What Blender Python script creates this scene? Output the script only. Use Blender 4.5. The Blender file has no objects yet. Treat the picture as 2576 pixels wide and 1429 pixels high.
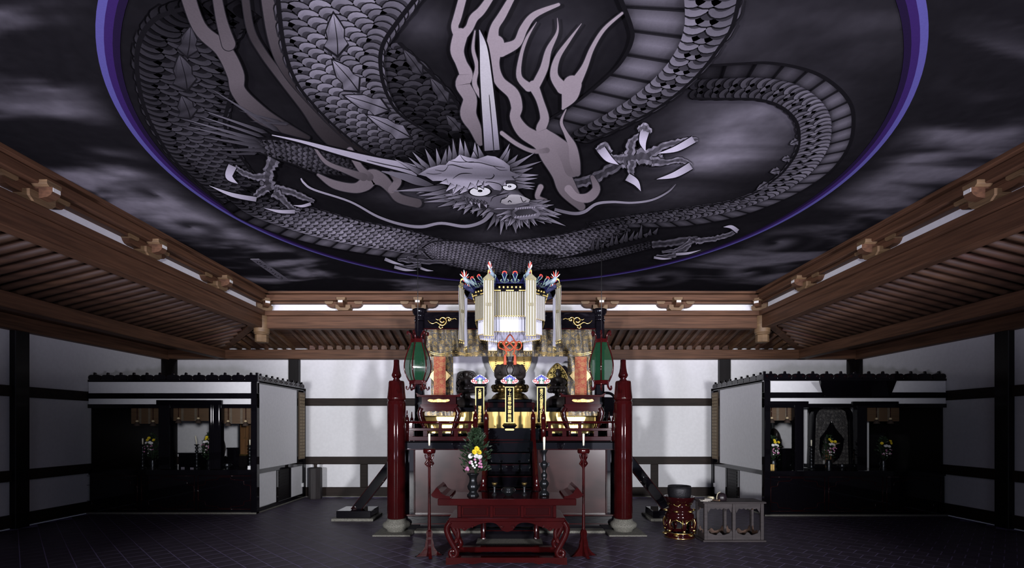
import bpy, math, random
from mathutils import Vector, noise
random.seed(7)
sc = bpy.context.scene
# ---------------------------------------------------------------- camera
F, HX, HY, CAMZ = 1260.0, 1288.0, 1073.0, 1.9      # focal length and horizon in photo pixels
cam_d = bpy.data.cameras.new('camera'); cam = bpy.data.objects.new('camera', cam_d)
sc.collection.objects.link(cam)
cam.location = (0, 0, CAMZ); cam.rotation_euler = (math.radians(90), 0, 0)
cam_d.sensor_fit = 'HORIZONTAL'; cam_d.sensor_width = 36; cam_d.lens = F / 2576 * 36
cam_d.shift_y = (HY - 714.5) / 2576; cam_d.clip_start = 0.05
sc.camera = cam
# ---------------------------------------------------------------- world, daylight, exposure
w = bpy.data.worlds.new('world'); sc.world = w; w.use_nodes = True
w.node_tree.nodes['Background'].inputs[0].default_value = (0.62, 0.72, 1.0, 1)
w.node_tree.nodes['Background'].inputs[1].default_value = 0.25
def daylight(name, x, wid, z, hei, power, col, y=-2.35, rx=90, spread=180):
    l = bpy.data.lights.new(name, 'AREA'); l.shape = 'RECTANGLE'; l.size = wid; l.size_y = hei
    l.energy = power; l.color = col; l.spread = math.radians(spread)
    o = bpy.data.objects.new(name, l); sc.collection.objects.link(o)
    o.location = (x, y, z); o.rotation_euler = (math.radians(rx), 0, 0)
def beam_light(name, loc, aim, power, c, half, blend, soft, wide=1.0):
    l = bpy.data.lights.new(name, 'SPOT'); l.energy = power; l.color = c; l.shadow_soft_size = soft
    l.spot_size = math.radians(2 * half); l.spot_blend = blend
    o = bpy.data.objects.new(name, l); sc.collection.objects.link(o); o.location = loc; o.scale = (wide, 1, 1)
    o.rotation_euler = (Vector(aim) - Vector(loc)).to_track_quat('-Z', 'Y').to_euler()
for s_, nm_ in ((-1, 'west'), (1, 'east')):
    beam_light('altar_key_spot_' + nm_, (s_ * 6.2, -10, 2.6), (0, 11.3, 3.6), 9900, (0.965, 0.96, 1.0), 21.5, .7, .45)  # added key spots outside the doorway, cones narrowed onto the altar
    beam_light('gravel_bounce_spot_' + nm_, (s_ * 5.4, -4.2, 0.3), (s_ * .4, 6.5, 5.3), 5300, (0.84, 0.80, 1.0), 20, .85, .4, 2.0)  # added spots imitating gravel bounce, cones flattened to light the ceiling, not low things
    daylight('daylight_door_' + nm_, s_ * 4.4, 2.2, 1.5, 2.9, 22, (0.80, 0.80, 1.0))
sc.view_settings.view_transform = 'Standard'; sc.view_settings.look = 'None'
sc.view_settings.gamma = 1.0; sc.view_settings.exposure = 0.0
sc.view_settings.use_curve_mapping = False
sc.cycles.caustics_reflective = False; sc.cycles.caustics_refractive = False
# ---------------------------------------------------------------- helpers
col = sc.collection
BASE = {}
def PX(x, y, D):                     # photo pixel + distance from the camera plane -> room point
    return Vector(((x - HX) / F * D, D, CAMZ + (HY - y) / F * D))
def XX(x, D): return (x - HX) / F * D
def ZZ(y, D): return CAMZ + (HY - y) / F * D
def tag(o, label=None, cat=None, group=None, kind=None):
    if label: o['label'] = label
    if cat: o['category'] = cat
    if group: o['group'] = group
    if kind: o['kind'] = kind
    return o
def thing(name, label, cat, loc=(0, 0, 0), group=None, kind=None):
    o = bpy.data.objects.new(name, None); col.objects.link(o)
    o.empty_display_size = 0.1; o.location = loc; BASE[o.name] = Vector(loc)
    return tag(o, label, cat, group, kind)
def copy_tree(o, parent=None):
    c = o.copy(); col.objects.link(c); c.parent = parent
    for ch in list(o.children): copy_tree(ch, c)
    return c
class MB:
    def __init__(s): s.v = []; s.f = []; s.sm = []; s.col = []
    def add(s, vs, fs, smooth=False, c=None):
        n = len(s.v); s.v += [tuple(p) for p in vs]
        s.f += [tuple(i + n for i in f) for f in fs]; s.sm += [smooth] * len(fs)
        if c is not None: s.col += (c if isinstance(c[0], (tuple, list)) else [c] * len(vs))
        return s
    def box(s, x0, x1, y0, y1, z0, z1, b=0.0):
        if x0 > x1: x0, x1 = x1, x0
        if y0 > y1: y0, y1 = y1, y0
        if z0 > z1: z0, z1 = z1, z0
        if b <= 0:
            vs = [(x, y, z) for z in (z0, z1) for y in (y0, y1) for x in (x0, x1)]
            return s.add(vs, [(0, 2, 3, 1), (4, 5, 7, 6), (0, 1, 5, 4), (2, 6, 7, 3), (0, 4, 6, 2), (1, 3, 7, 5)])
        b = min(b, (x1 - x0) / 2.01, (y1 - y0) / 2.01, (z1 - z0) / 2.01)
        idx = {}; vs = []
        for i in (0, 1):
            for j in (0, 1):
                for k in (0, 1):
                    P = [(x0, x1)[i], (y0, y1)[j], (z0, z1)[k]]; S = [1 - 2 * i, 1 - 2 * j, 1 - 2 * k]
                    for a in range(3):          # vertex lying on the face of axis a
                        Q = [P[m] + (0 if m == a else S[m] * b) for m in range(3)]
                        idx[i, j, k, a] = len(vs); vs.append(tuple(Q))
        fs = []
        cyc = [(0, 0), (1, 0), (1, 1), (0, 1)]
        def key(a, va, o1, v1, o2, v2):
            t = [0, 0, 0]; t[a] = va; t[o1] = v1; t[o2] = v2; return tuple(t)
        for a in range(3):
            o1, o2 = (a + 1) % 3, (a + 2) % 3
            for va in (0, 1):
                q = [idx[key(a, va, o1, p, o2, r) + (a,)] for p, r in cyc]
                fs.append(tuple(q) if va else tuple(reversed(q)))
            for v1 in (0, 1):                    # edges parallel to axis a
                for v2 in (0, 1):
                    A0, A1 = key(a, 0, o1, v1, o2, v2), key(a, 1, o1, v1, o2, v2)
                    q = [idx[A0 + (o1,)], idx[A1 + (o1,)], idx[A1 + (o2,)], idx[A0 + (o2,)]]
                    fs.append(tuple(q) if (v1 ^ v2) else tuple(reversed(q)))
        for i in (0, 1):
            for j in (0, 1):
                for k in (0, 1):
                    q = [idx[i, j, k, a] for a in range(3)]
                    fs.append(tuple(q) if (i + j + k) % 2 else tuple(reversed(q)))
        return s.add(vs, fs)
    def hexa(s, p):                      # 8 points: bottom ring 0-3, top ring 4-7
        return s.add(p, [(3, 2, 1, 0), (4, 5, 6, 7), (0, 1, 5, 4), (1, 2, 6, 5), (2, 3, 7, 6), (3, 0, 4, 7)])
    def beam(s, a, b, wd, ht, up=(0, 0, 1)):   # square bar from a to b
        a, b = Vector(a), Vector(b); d = (b - a).normalized(); r = d.cross(Vector(up)).normalized(); u = r.cross(d)
        q = []
        for P in (a, b):
            for i, j in ((-1, -1), (1, -1), (1, 1), (-1, 1)): q.append(P + r * (i * wd / 2) + u * (j * ht / 2))
        return s.add(q, [(3, 2, 1, 0), (4, 5, 6, 7), (0, 1, 5, 4), (1, 2, 6, 5), (2, 3, 7, 6), (3, 0, 4, 7)])
    def lathe(s, prof, c=(0, 0, 0), n=24, flute=None, sx=1, sy=1, smooth=True, cap=True, rot=0.0):
        vs = []; fs = []; m = len(prof)
        for k in range(n):
            a = 2 * math.pi * k / n + rot; fl = 1.0
            for i, p in enumerate(prof):
                r, z = p[0], p[1]; fl = 1.0
                if flute and len(p) > 2: fl = 1 + p[2] * abs(math.sin(a * flute / 2)) 
                vs.append((c[0] + r * fl * math.cos(a) * sx, c[1] + r * fl * math.sin(a) * sy, c[2] + z))
        for k in range(n):
            k2 = (k + 1) % n
            for i in range(m - 1): fs.append((k * m + i, k2 * m + i, k2 * m + i + 1, k * m + i + 1))
        s.add(vs, fs, smooth)
        if cap:
            o = len(s.v) - len(vs)
            if prof[0][0] > 1e-5: s.f.append(tuple(o + k * m for k in reversed(range(n)))); s.sm.append(False)
            if prof[-1][0] > 1e-5: s.f.append(tuple(o + k * m + m - 1 for k in range(n))); s.sm.append(False)
        return s
    def tube(s, pts, r, n=8, closed=False, sq=1.0):
        pts = [Vector(p) for p in pts]; m = len(pts)
        R = r if isinstance(r, (list, tuple)) else [r] * m
        vs = []; fs = []; nrm = None
        for i, p in enumerate(pts):
            t = (pts[(i + 1) % m] - pts[i - 1]) if closed else (pts[min(i + 1, m - 1)] - pts[max(i - 1, 0)])
            t = t.normalized() if t.length > 1e-9 else Vector((0, 0, 1))
            if nrm is None:
                nrm = t.cross(Vector((0, 0, 1)))
                if nrm.length < 1e-3: nrm = t.cross(Vector((0, 1, 0)))
                nrm.normalize()
            nrm = (nrm - t * nrm.dot(t))
            nrm = nrm.normalized() if nrm.length > 1e-6 else t.orthogonal().normalized()
            bn = t.cross(nrm)
            for k in range(n):
                a = 2 * math.pi * k / n; vs.append(p + nrm * (math.cos(a) * R[i]) + bn * (math.sin(a) * R[i] * sq))
        for i in range(m if closed else m - 1):
            j = (i + 1) % m
            for k in range(n):
                l = (k + 1) % n; fs.append((i * n + k, i * n + l, j * n + l, j * n + k))
        if not closed: fs += [tuple(reversed(range(n))), tuple((m - 1) * n + k for k in range(n))]
        return s.add(vs, fs, True)
    def prism(s, poly, fn, t0, t1, c=None):      # outline (a,b) extruded from t0 to t1 through fn(a,b,t)
        n = len(poly)
        vs = [fn(a, b, t0) for a, b in poly] + [fn(a, b, t1) for a, b in poly]
        fs = [tuple(reversed(range(n))), tuple(range(n, 2 * n))] + [(i, (i + 1) % n, n + (i + 1) % n, n + i) for i in range(n)]
        return s.add(vs, fs)
    def quad(s, a, b, c_, d, c=None): return s.add([a, b, c_, d], [(0, 1, 2, 3)], c=c)
    def ball(s, c, rx, ry=None, rz=None, n=12, m=8):
        ry = rx if ry is None else ry; rz = rx if rz is None else rz
        prof = [(math.sin(math.pi * i / m), -math.cos(math.pi * i / m)) for i in range(m + 1)]
        vs = []; fs = []
        for k in range(n):
            a = 2 * math.pi * k / n
            for r, z in prof: vs.append((c[0] + rx * r * math.cos(a), c[1] + ry * r * math.sin(a), c[2] + rz * z))
        for k in range(n):
            k2 = (k + 1) % n
            for i in range(m): fs.append((k * (m + 1) + i, k2 * (m + 1) + i, k2 * (m + 1) + i + 1, k * (m + 1) + i + 1))
        return s.add(vs, fs, True)
    def build(s, name, mat, parent=None, kind=None, label=None):
        b = Vector((0, 0, 0)); p = parent
        while p is not None:
            if p.name in BASE: b = BASE[p.name]; break
            p = p.parent
        me = bpy.data.meshes.new(name)
        me.from_pydata([(v[0] - b.x, v[1] - b.y, v[2] - b.z) for v in s.v], [], s.f)
        me.polygons.foreach_set('use_smooth', s.sm)
        if s.col and len(s.col) == len(s.v):
            a = me.color_attributes.new('Col', 'FLOAT_COLOR', 'POINT')
            a.data.foreach_set('color', [x for c in s.col for x in (c[0], c[1], c[2], 1.0)])
        if mat: me.materials.append(mat)
        me.update()
        o = bpy.data.objects.new(name, me); col.objects.link(o); o.parent = parent
        if kind: o['kind'] = kind
        if label: o['label'] = label
        return o
def cat(pts, n=6, closed=False):         # Catmull-Rom through points of any dimension
    P = [tuple(p) for p in pts]; m = len(P); out = []
    for i in range(m if closed else m - 1):
        p1, p2 = P[i], P[(i + 1) % m]
        p0 = P[i - 1] if (closed or i > 0) else p1
        p3 = P[(i + 2) % m] if (closed or i + 2 < m) else p2
        for k in range(n):
            t = k / n
            out.append(tuple(0.5 * (2 * b + (c_ - a) * t + (2 * a - 5 * b + 4 * c_ - d) * t * t + (3 * b - a - 3 * c_ + d) * t ** 3) for a, b, c_, d in zip(p0, p1, p2, p3)))
    if not closed: out.append(P[-1])
    return out
def lin(c): return tuple(((x / 255) / 12.92 if x <= 10 else ((x / 255 + 0.055) / 1.055) ** 2.4) for x in c)
def smooth_obj(o):
    o.data.polygons.foreach_set('use_smooth', [True] * len(o.data.polygons)); return o
# ---------------------------------------------------------------- materials
MATS = {}
def mat(name, c, rough=0.5, metal=0.0, coat=0.0, var=0.0, vscale=(8, 8, 8), bump=0.0, spec=0.5, c2=None, detail=4, lo=0.35, hi=0.65):
    m = bpy.data.materials.new(name); m.use_nodes = True; nt = m.node_tree; N = nt.nodes; L = nt.links
    P = N['Principled BSDF']
    P.inputs['Roughness'].default_value = rough; P.inputs['Metallic'].default_value = metal
    P.inputs['Coat Weight'].default_value = coat; P.inputs['Coat Roughness'].default_value = 0.06
    P.inputs['Specular IOR Level'].default_value = spec
    P.inputs['Base Color'].default_value = (*c, 1)
    if var or c2 or bump:
        tc = N.new('ShaderNodeTexCoord'); mp = N.new('ShaderNodeMapping'); mp.inputs['Scale'].default_value = vscale
        nz = N.new('ShaderNodeTexNoise'); nz.inputs['Scale'].default_value = 1; nz.inputs['Detail'].default_value = detail
        L.new(tc.outputs['Object'], mp.inputs[0]); L.new(mp.outputs[0], nz.inputs['Vector'])
        if var or c2:
            rp = N.new('ShaderNodeValToRGB'); e = rp.color_ramp.elements
            e[0].position = lo; e[1].position = hi
            a = c2 or tuple(x * (1 - var) for x in c); e[0].color = (*a, 1); e[1].color = (*c, 1)
            L.new(nz.outputs['Fac'], rp.inputs[0]); L.new(rp.outputs[0], P.inputs['Base Color'])
        if bump:
            bp = N.new('ShaderNodeBump'); bp.inputs['Strength'].default_value = bump; bp.inputs['Distance'].default_value = 0.01
            L.new(nz.outputs['Fac'], bp.inputs['Height']); L.new(bp.outputs[0], P.inputs['Normal'])
    MATS[name] = m; return m
def ink_mat(name, rough=0.85, nscale=55, namt=0.12):
    m = bpy.data.materials.new(name); m.use_nodes = True; nt = m.node_tree; N = nt.nodes; L = nt.links
    P = N['Principled BSDF']; P.inputs['Roughness'].default_value = rough; P.inputs['Specular IOR Level'].default_value = 0.0
    at = N.new('ShaderNodeAttribute'); at.attribute_name = 'Col'
    tc = N.new('ShaderNodeTexCoord'); nz = N.new('ShaderNodeTexNoise'); nz.inputs['Scale'].default_value = nscale; nz.inputs['Detail'].default_value = 3
    mr = N.new('ShaderNodeMapRange'); mr.inputs['To Min'].default_value = 1 - namt; mr.inputs['To Max'].default_value = 1 + namt
    mx = N.new('ShaderNodeMix'); mx.data_type = 'RGBA'; mx.blend_type = 'MULTIPLY'; mx.inputs[0].default_value = 1.0
    L.new(tc.outputs['Object'], nz.inputs['Vector']); L.new(nz.outputs['Fac'], mr.inputs[0])
    L.new(at.outputs['Color'], mx.inputs[6]); L.new(mr.outputs[0], mx.inputs[7]); L.new(mx.outputs[2], P.inputs['Base Color'])
    return m
def brocade(name, ground, fig, fig2, scale=9.0, metal=0.6, rough=0.35, rot=(0, 0, 0), th=0.34):
    m = bpy.data.materials.new(name); m.use_nodes = True; nt = m.node_tree; N = nt.nodes; L = nt.links
    P = N['Principled BSDF']; tc = N.new('ShaderNodeTexCoord')
    def math_n(op, a, b=None):
        n = N.new('ShaderNodeMath'); n.operation = op
        for i, x in enumerate((a, b)):
            if x is None: continue
            if isinstance(x, (int, float)): n.inputs[i].default_value = x
            else: L.new(x, n.inputs[i])
        return n.outputs[0]
    mp = N.new('ShaderNodeMapping'); mp.inputs['Scale'].default_value = (scale, scale * 0.0, scale); L.new(tc.outputs['Object'], mp.inputs[0])
    v = N.new('ShaderNodeTexVoronoi'); v.voronoi_dimensions = '3D'; v.inputs['Scale'].default_value = 1; v.inputs['Randomness'].default_value = 0.35; L.new(mp.outputs[0], v.inputs['Vector'])
    disc = math_n('LESS_THAN', v.outputs['Distance'], th)
    nz = N.new('ShaderNodeTexNoise'); nz.inputs['Scale'].default_value = 3.2; nz.inputs['Detail'].default_value = 2; L.new(mp.outputs[0], nz.inputs['Vector'])
    vine = math_n('LESS_THAN', math_n('ABSOLUTE', math_n('SUBTRACT', nz.outputs['Fac'], 0.5)), 0.035)
    v2 = N.new('ShaderNodeTexVoronoi'); v2.inputs['Scale'].default_value = 5.5; L.new(mp.outputs[0], v2.inputs['Vector'])
    petal = math_n('GREATER_THAN', v2.outputs['Distance'], 0.32)
    f = math_n('MAXIMUM', disc, vine)
    mx = N.new('ShaderNodeMix'); mx.data_type = 'RGBA'; mx.inputs[6].default_value = (*fig, 1); mx.inputs[7].default_value = (*fig2, 1); L.new(petal, mx.inputs[0])
    m2 = N.new('ShaderNodeMix'); m2.data_type = 'RGBA'; m2.inputs[6].default_value = (*ground, 1); L.new(f, m2.inputs[0]); L.new(mx.outputs[2], m2.inputs[7])
    L.new(m2.outputs[2], P.inputs['Base Color']); P.inputs['Roughness'].default_value = rough
    L.new(math_n('MULTIPLY', f, metal), P.inputs['Metallic'])
    return m
M_plaster = mat('white_plaster', (0.74, 0.74, 0.76), 0.9, var=0.05, vscale=(14, 14, 14))
M_woodx = mat('cedar_along_x', (0.118, 0.056, 0.030), 0.6, var=0.45, vscale=(1.2, 14, 26), bump=0.05, spec=.25)
M_woody = mat('cedar_along_y', (0.118, 0.056, 0.030), 0.6, var=0.45, vscale=(14, 1.2, 26), bump=0.05, spec=.25)
M_block = mat('pale_block_wood', (0.19, 0.115, 0.055), 0.6, var=0.35, vscale=(5, 5, 40))
M_endgrain = mat('white_painted_end', (0.75, 0.74, 0.70), 0.8)
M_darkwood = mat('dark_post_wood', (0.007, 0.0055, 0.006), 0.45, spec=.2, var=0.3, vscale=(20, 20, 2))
M_rail = mat('brown_wall_rail', (0.024, 0.016, 0.013), 0.6, spec=.2, var=0.4, vscale=(1.5, 10, 22))
M_tile = mat('dark_floor_tile', (0.074, 0.059, 0.090), 0.5, spec=.25, var=0.35, vscale=(5, 5, 5), bump=0.06)
M_joint = mat('floor_joint', (0.26, 0.225, 0.42), 0.8)
M_stone = mat('granite', (0.19, 0.183, 0.155), 0.85, c2=(0.08, 0.077, 0.066), vscale=(70, 70, 70), bump=0.15)
M_red = mat('red_lacquer', (0.033, 0.0030, 0.0034), 0.06, spec=.4, var=0.25, vscale=(3, 3, 3))
M_darkred = mat('dark_red_lacquer', (0.019, 0.0025, 0.003), 0.06, spec=.35)
M_black = mat('black_lacquer', (0.0035, 0.0030, 0.0045), 0.035, spec=.4)
M_brownpanel = mat('brown_lacquer_panel', (0.046, 0.018, 0.018), 0.22, spec=.3, var=0.25, vscale=(2, 2, 5))
M_gold = mat('gold_leaf', (0.85, 0.60, 0.20), 0.28, metal=1.0, var=0.25, vscale=(25, 25, 3))
M_goldb = mat('gold_metalwork', (0.80, 0.58, 0.20), 0.25, metal=1.0)
M_oldgold = mat('dim_gilding', (0.36, 0.26, 0.09), 0.36, metal=0.9, c2=(0.10, 0.07, 0.03), vscale=(30, 30, 30))
M_bronze = mat('dark_bronze', (0.030, 0.032, 0.036), 0.28, metal=0.8)
M_statue = mat('dark_old_wood_statue', (0.034, 0.027, 0.025), 0.4, var=0.4, vscale=(12, 12, 12))
M_white = mat('white_paint', (0.8, 0.8, 0.8), 0.6)
M_candle = mat('candle_wax', (0.82, 0.78, 0.62), 0.45)
M_iron = mat('black_iron', (0.01, 0.01, 0.01), 0.4)
M_inkp = ink_mat('ink_painting')
M_cloud = ink_mat('ink_clouds', nscale=9, namt=0.25)
# ================================================================ the hall
WY, SX, BX, BY, PLX, PLY = 13.55, 9.3, 5.75, 11.5, 7.73, 13.35   # back wall, side walls, inner bay, wall plates
CZ = 4.93                                                          # painted ceiling
def struct(name, mb, m, parent=None, label=None):
    o = mb.build(name, m, parent)
    if parent is None: o['kind'] = 'structure'
    if label: o['label'] = label
    return o
# ---- floor with diagonal tiles
fl = struct('floor', MB().box(-SX, SX, -2.7, WY + 0.1, -0.14, -0.0018), M_joint, label='dark floor laid with tiles on the diagonal')
T = 0.268; G = 0.0072
mb = MB(); b_ = 0.004; h_ = T / 2 - G / 2
mb.box(-h_, h_, -h_, h_, -0.012, 0, b_)
tile_me = mb.build('tile', M_tile).data
bpy.data.objects.remove(bpy.data.objects['tile'])
c45 = math.sqrt(0.5); cells = []
for i in range(-70, 71):
    for j in range(-70, 71):
        a, b = i * T, j * T + (T / 2 if i % 2 else 0)
        x, y = (a - b) * c45, (a + b) * c45 + 6
        if -SX + .2 < x < SX - .2 and -2.5 < y < WY - .2: cells.append((x, y))
def seen(c): return c[1] > 6.55 and abs(c[0]) < c[1] * 1.02 and not (abs(c[0] + .04) < 1.95 and c[1] > 8.9) and not (abs(c[0]) > 5.5 and c[1] > 10.7)
near = sorted([c for c in cells if seen(c)], key=lambda c: c[1])[:300]; ns = set(near)
for x, y in near:
    o = bpy.data.objects.new('tile', tile_me); col.objects.link(o); o.parent = fl
    o.location = (x, y, 0.0008 * (noise.noise(Vector((x * 3, y * 3, 0))))); o.rotation_euler = (0.002 * noise.noise(Vector((x * 5, y, 1))), 0.002 * noise.noise(Vector((x, y * 5, 2))), math.radians(45))
mb = MB(); R = h_ * math.sqrt(2)
for x, y in cells:
    if (x, y) in ns: continue
    q = [(x + R, y), (x, y + R), (x - R, y), (x, y - R)]; q2 = [(x + (p - x) * .97, y + (r - y) * .97) for p, r in q]
    mb.add([(p, r, -0.004) for p, r in q] + [(p, r, -0.0005) for p, r in q] , [(4, 5, 6, 7)] + [(k, (k + 1) % 4, 4 + (k + 1) % 4, 4 + k) for k in range(4)])
mb.build('tile_field', M_tile, fl, kind='stuff')
# ---- walls
struct('wall_back', MB().box(-SX, SX, WY, WY + .2, 0, 4.4), M_plaster, label='white plaster back wall framed by brown rails')
for s, nm in ((-1, 'left'), (1, 'right')):
    struct('wall_' + nm, MB().box(s * SX, s * (SX + .2), -2.7, WY + .2, 0, 4.4), M_plaster)
wf = MB()
for x0, x1 in ((-SX, -6.4), (6.4, SX)): wf.box(x0, x1, -2.75, -2.55, 0, 4.45)
wf.box(-SX, SX, -2.75, -2.55, 4.45, 5.0)
struct('wall_front', wf, M_plaster, label='front wall with open doorways behind the viewer')
tn = [0]
def trim(mb, m, label=None):
    tn[0] += 1; return struct('trim_%d' % tn[0], mb, m, label=label)
yb = WY - .05
for z0, z1 in ((2.457, 2.66), (0.88, 1.085), (0.03, 0.262)):
    trim(MB().box(-SX, SX, yb, WY + .05, z0, z1, .008), M_rail, 'horizontal brown rail on the white back wall')
struct('baseboard_back', MB().box(-SX, SX, yb - .03, WY, 0, .03), M_stone)
for x0, x1 in ((-4.10, -3.90), (3.75, 3.95)):
    trim(MB().box(x0, x1, yb + .01, WY + .05, .262, .88, .006), M_rail, 'short brown stud between the lower wall rails')
for x0, x1 in ((-5.99, -5.72), (5.57, 5.86)):
    trim(MB().box(x0, x1, WY - .14, WY + .05, 0, 3.72, .01), M_darkwood, 'dark square post standing against the back wall')
for s in (-1, 1):
    trim(MB().lathe([(.23, 0), (.23, 3.75)], (s * (SX - .03), WY - .05, 0), 20), M_darkwood, 'dark round post in the far corner of the hall')
    for y in (9.4, 5.2):
        trim(MB().box(s * (SX - .12), s * SX, y - .14, y + .14, 0, 3.75, .01), M_darkwood, 'dark post on the side wall')
    for z0, z1 in ((2.457, 2.66), (0.88, 1.085), (0.03, 0.262)):
        trim(MB().box(s * (SX - .05), s * SX, -2.5, WY, z0, z1), M_rail, 'brown rail on the side wall')
    trim(MB().box(s * (SX - .18), s * SX, -2.6, WY, 3.68, 3.95, .01), M_woody, 'brown top beam of the side wall')
# ---- wall plates under the rafters
trim(MB().box(-SX, SX, PLY - .06, WY + .05, 3.70, 3.945, .012), M_woodx, 'long cedar plate on top of the back wall')
for s in (-1, 1):
    trim(MB().box(s * (PLX - .12), s * (PLX + .12), -2.6, PLY + .1, 3.70, 3.945, .012), M_woody, 'cedar plate running along the side aisle')
    struct('ceiling_outer_aisle.%03d' % (s + 1), MB().box(s * (PLX + .1), s * SX, -2.6, WY, 3.96, 4.0), M_woody)
# ---- sloping aisle ceilings with rafters
RS = 0.2385
def roofz(v): return 4.52 - (v - 0.0) * (4.52 - 4.06) / 1.85      # height of the boards v metres outside the inner beam
ab = struct('ceiling_aisle_back', MB().hexa([(-7.8, BY, roofz(0)), (7.8, BY, roofz(0)), (7.8, WY, roofz(2.05)), (-7.8, WY, roofz(2.05)), (-7.8, BY, roofz(0) + .04), (7.8, BY, roofz(0) + .04), (7.8, WY, roofz(2.05) + .04), (-7.8, WY, roofz(2.05) + .04)]), M_woodx)
rng = random.Random(3)
def tint(base, n):
    out = []
    for k in range(n):
        f = rng.uniform(.6, 1.25); out.append(mat(base.name + '_%d' % k, tuple(min(1, c * f * g) for c, g in zip((0.118, 0.056, 0.030), (1, rng.uniform(.9, 1.1), rng.uniform(.8, 1.15)))), .6, var=.45, vscale=(16, 2, 20) if base is M_woody else (2, 16, 20)))
    return out
RY, RX = tint(M_woody, 5), tint(M_woodx, 5)
proto = {}
n = int(5.62 / RS)
for k in range(-n, n + 1):
    x = k * RS + .06
    z0, z1 = roofz(0.02) - .05, roofz(1.85) - .05
    if not proto:
        o = MB().beam((0, BY + .1, z0), (0, PLY + .1, z1), .085, .10).build('rafter', RY[0], ab); proto['r'] = o
    else:
        o = proto['r'].copy(); o.data = proto['r'].data.copy() if k % 4 == 0 else proto['r'].data; col.objects.link(o)
        if k % 4 == 0: o.data.materials[0] = RY[rng.randrange(5)]
    o.location.x = x
    MB().box(x + .045, x + RS - .045, PLY - .04, PLY, 3.945, 4.05).build('infill_block', RX[rng.randrange(5)], ab)
for s, nm in ((-1, 'left'), (1, 'right')):
    al = struct('ceiling_aisle_' + nm, MB().hexa([(s * BX, -2.6, roofz(0)), (s * BX, BY + .3, roofz(0)), (s * (PLX + .15), PLY + .2, roofz(2.1)), (s * (PLX + .15), -2.6, roofz(2.1)), (s * BX, -2.6, roofz(0) + .04), (s * BX, BY + .3, roofz(0) + .04), (s * (PLX + .15), PLY + .2, roofz(2.1) + .04), (s * (PLX + .15), -2.6, roofz(2.1) + .04)]), M_woody)
    k = 0; y = 11.35; first = None
    while y > 4.4:
        if first is None:
            first = MB().tube([(s * (BX + .08), 0, roofz(.06) - .06), (s * (PLX + .02), 0, roofz(2.0) - .06)], .058, 10).build('rafter', RX[0], al); o = first
        else:
            o = first.copy(); col.objects.link(o)
            if k % 3 == 0: o.data = first.data.copy(); o.data.materials[0] = RX[rng.randrange(5)]
        o.location.y = y; y -= RS; k += 1
    for d in range(1, 8):                                             # jack rafters meeting the hip
        f = d / 8.5; y = 11.35 + d * RS
        MB().tube([(s * (BX + .1 + f * 1.9), y, roofz(f * 1.9 + .1) - .06), (s * (PLX + .02), y, roofz(2.0) - .06)], .058, 10).build('rafter', RX[d % 5], al)
        x = s * (5.62 + d * RS)
        MB().beam((x, BY + f * 1.9 + .1, roofz(f * 1.9 + .1) - .05), (x, PLY + .1, roofz(1.85) - .05), .085, .10).build('rafter', RY[d % 5], ab)
    trim(MB().beam((s * (BX - .05), BY - .05, 4.46), (s * (PLX + .05), PLY + .08, 3.99), .17, .16), M_woody, 'diagonal hip rafter in the corner of the aisle ceiling')
# ---- beams of the inner bay: main beam, cap, plaster frieze, purlin, ceiling moulding
def bay(side):
    if side == 'back':
        def B(v0, v1, z0, z1, b=.008, e=0): return MB().box(-BX - e, BX + e, BY + v0, BY + v1, z0, z1, b)
        W = M_woodx
    else:
        s = -1 if side == 'left' else 1
        def B(v0, v1, z0, z1, b=.008, e=0): return MB().box(s * (BX + v0), s * (BX + v1), -2.6, BY + e, z0, z1, b)
        W = M_woody
    t = ' along the %s of the painted ceiling' % ('back' if side == 'back' else 'side')
    trim(B(-.10, .11, 4.136, 4.42, .012), W, 'thick cedar main beam' + t)
    trim(B(-.15, .14, 4.42, 4.53), W, 'paler cedar cap on the main beam' + t)
    struct('wall_frieze_' + side, B(.02, .06, 4.53, 4.76, 0), M_plaster, label='white plaster frieze between brackets' + t)
    trim(B(-.10, .10, 4.70, 4.745, .004), W, 'thin cedar strip' + t)
    trim(B(-.22, .10, 4.745, 4.88, .012), W, 'cedar purlin' + t)
    trim(B(-.30, .10, 4.88, CZ + .01, .006), W, 'thin moulding' + t)
for side in ('back', 'left', 'right'): bay(side)
# ---- hanging corner posts
for s in (-1, 1):
    p = thing('pendant_post', 'round cedar pendant post with octagonal tip, %s corner of the inner beams' % ('left' if s < 0 else 'right'), 'post', (s * (BX - .02), BY - .03, 3.82), 'corner pendant posts')
    c = (s * (BX - .02), BY - .03, 0)
    MB().lathe([(.155, 4.03), (.168, 4.06), (.168, 4.40), (.12, 4.5)], c, 24).build('shaft', M_block, p)
    MB().lathe([(.105, 3.995), (.15, 4.0), (.155, 4.03)], c, 24).build('collar', M_block, p)
    MB().lathe([(.11, 3.82), (.142, 3.83), (.142, 3.985), (.12, 4.0)], c, 8, smooth=False, rot=.39).build('octagonal_tip', M_block, p)
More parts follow.
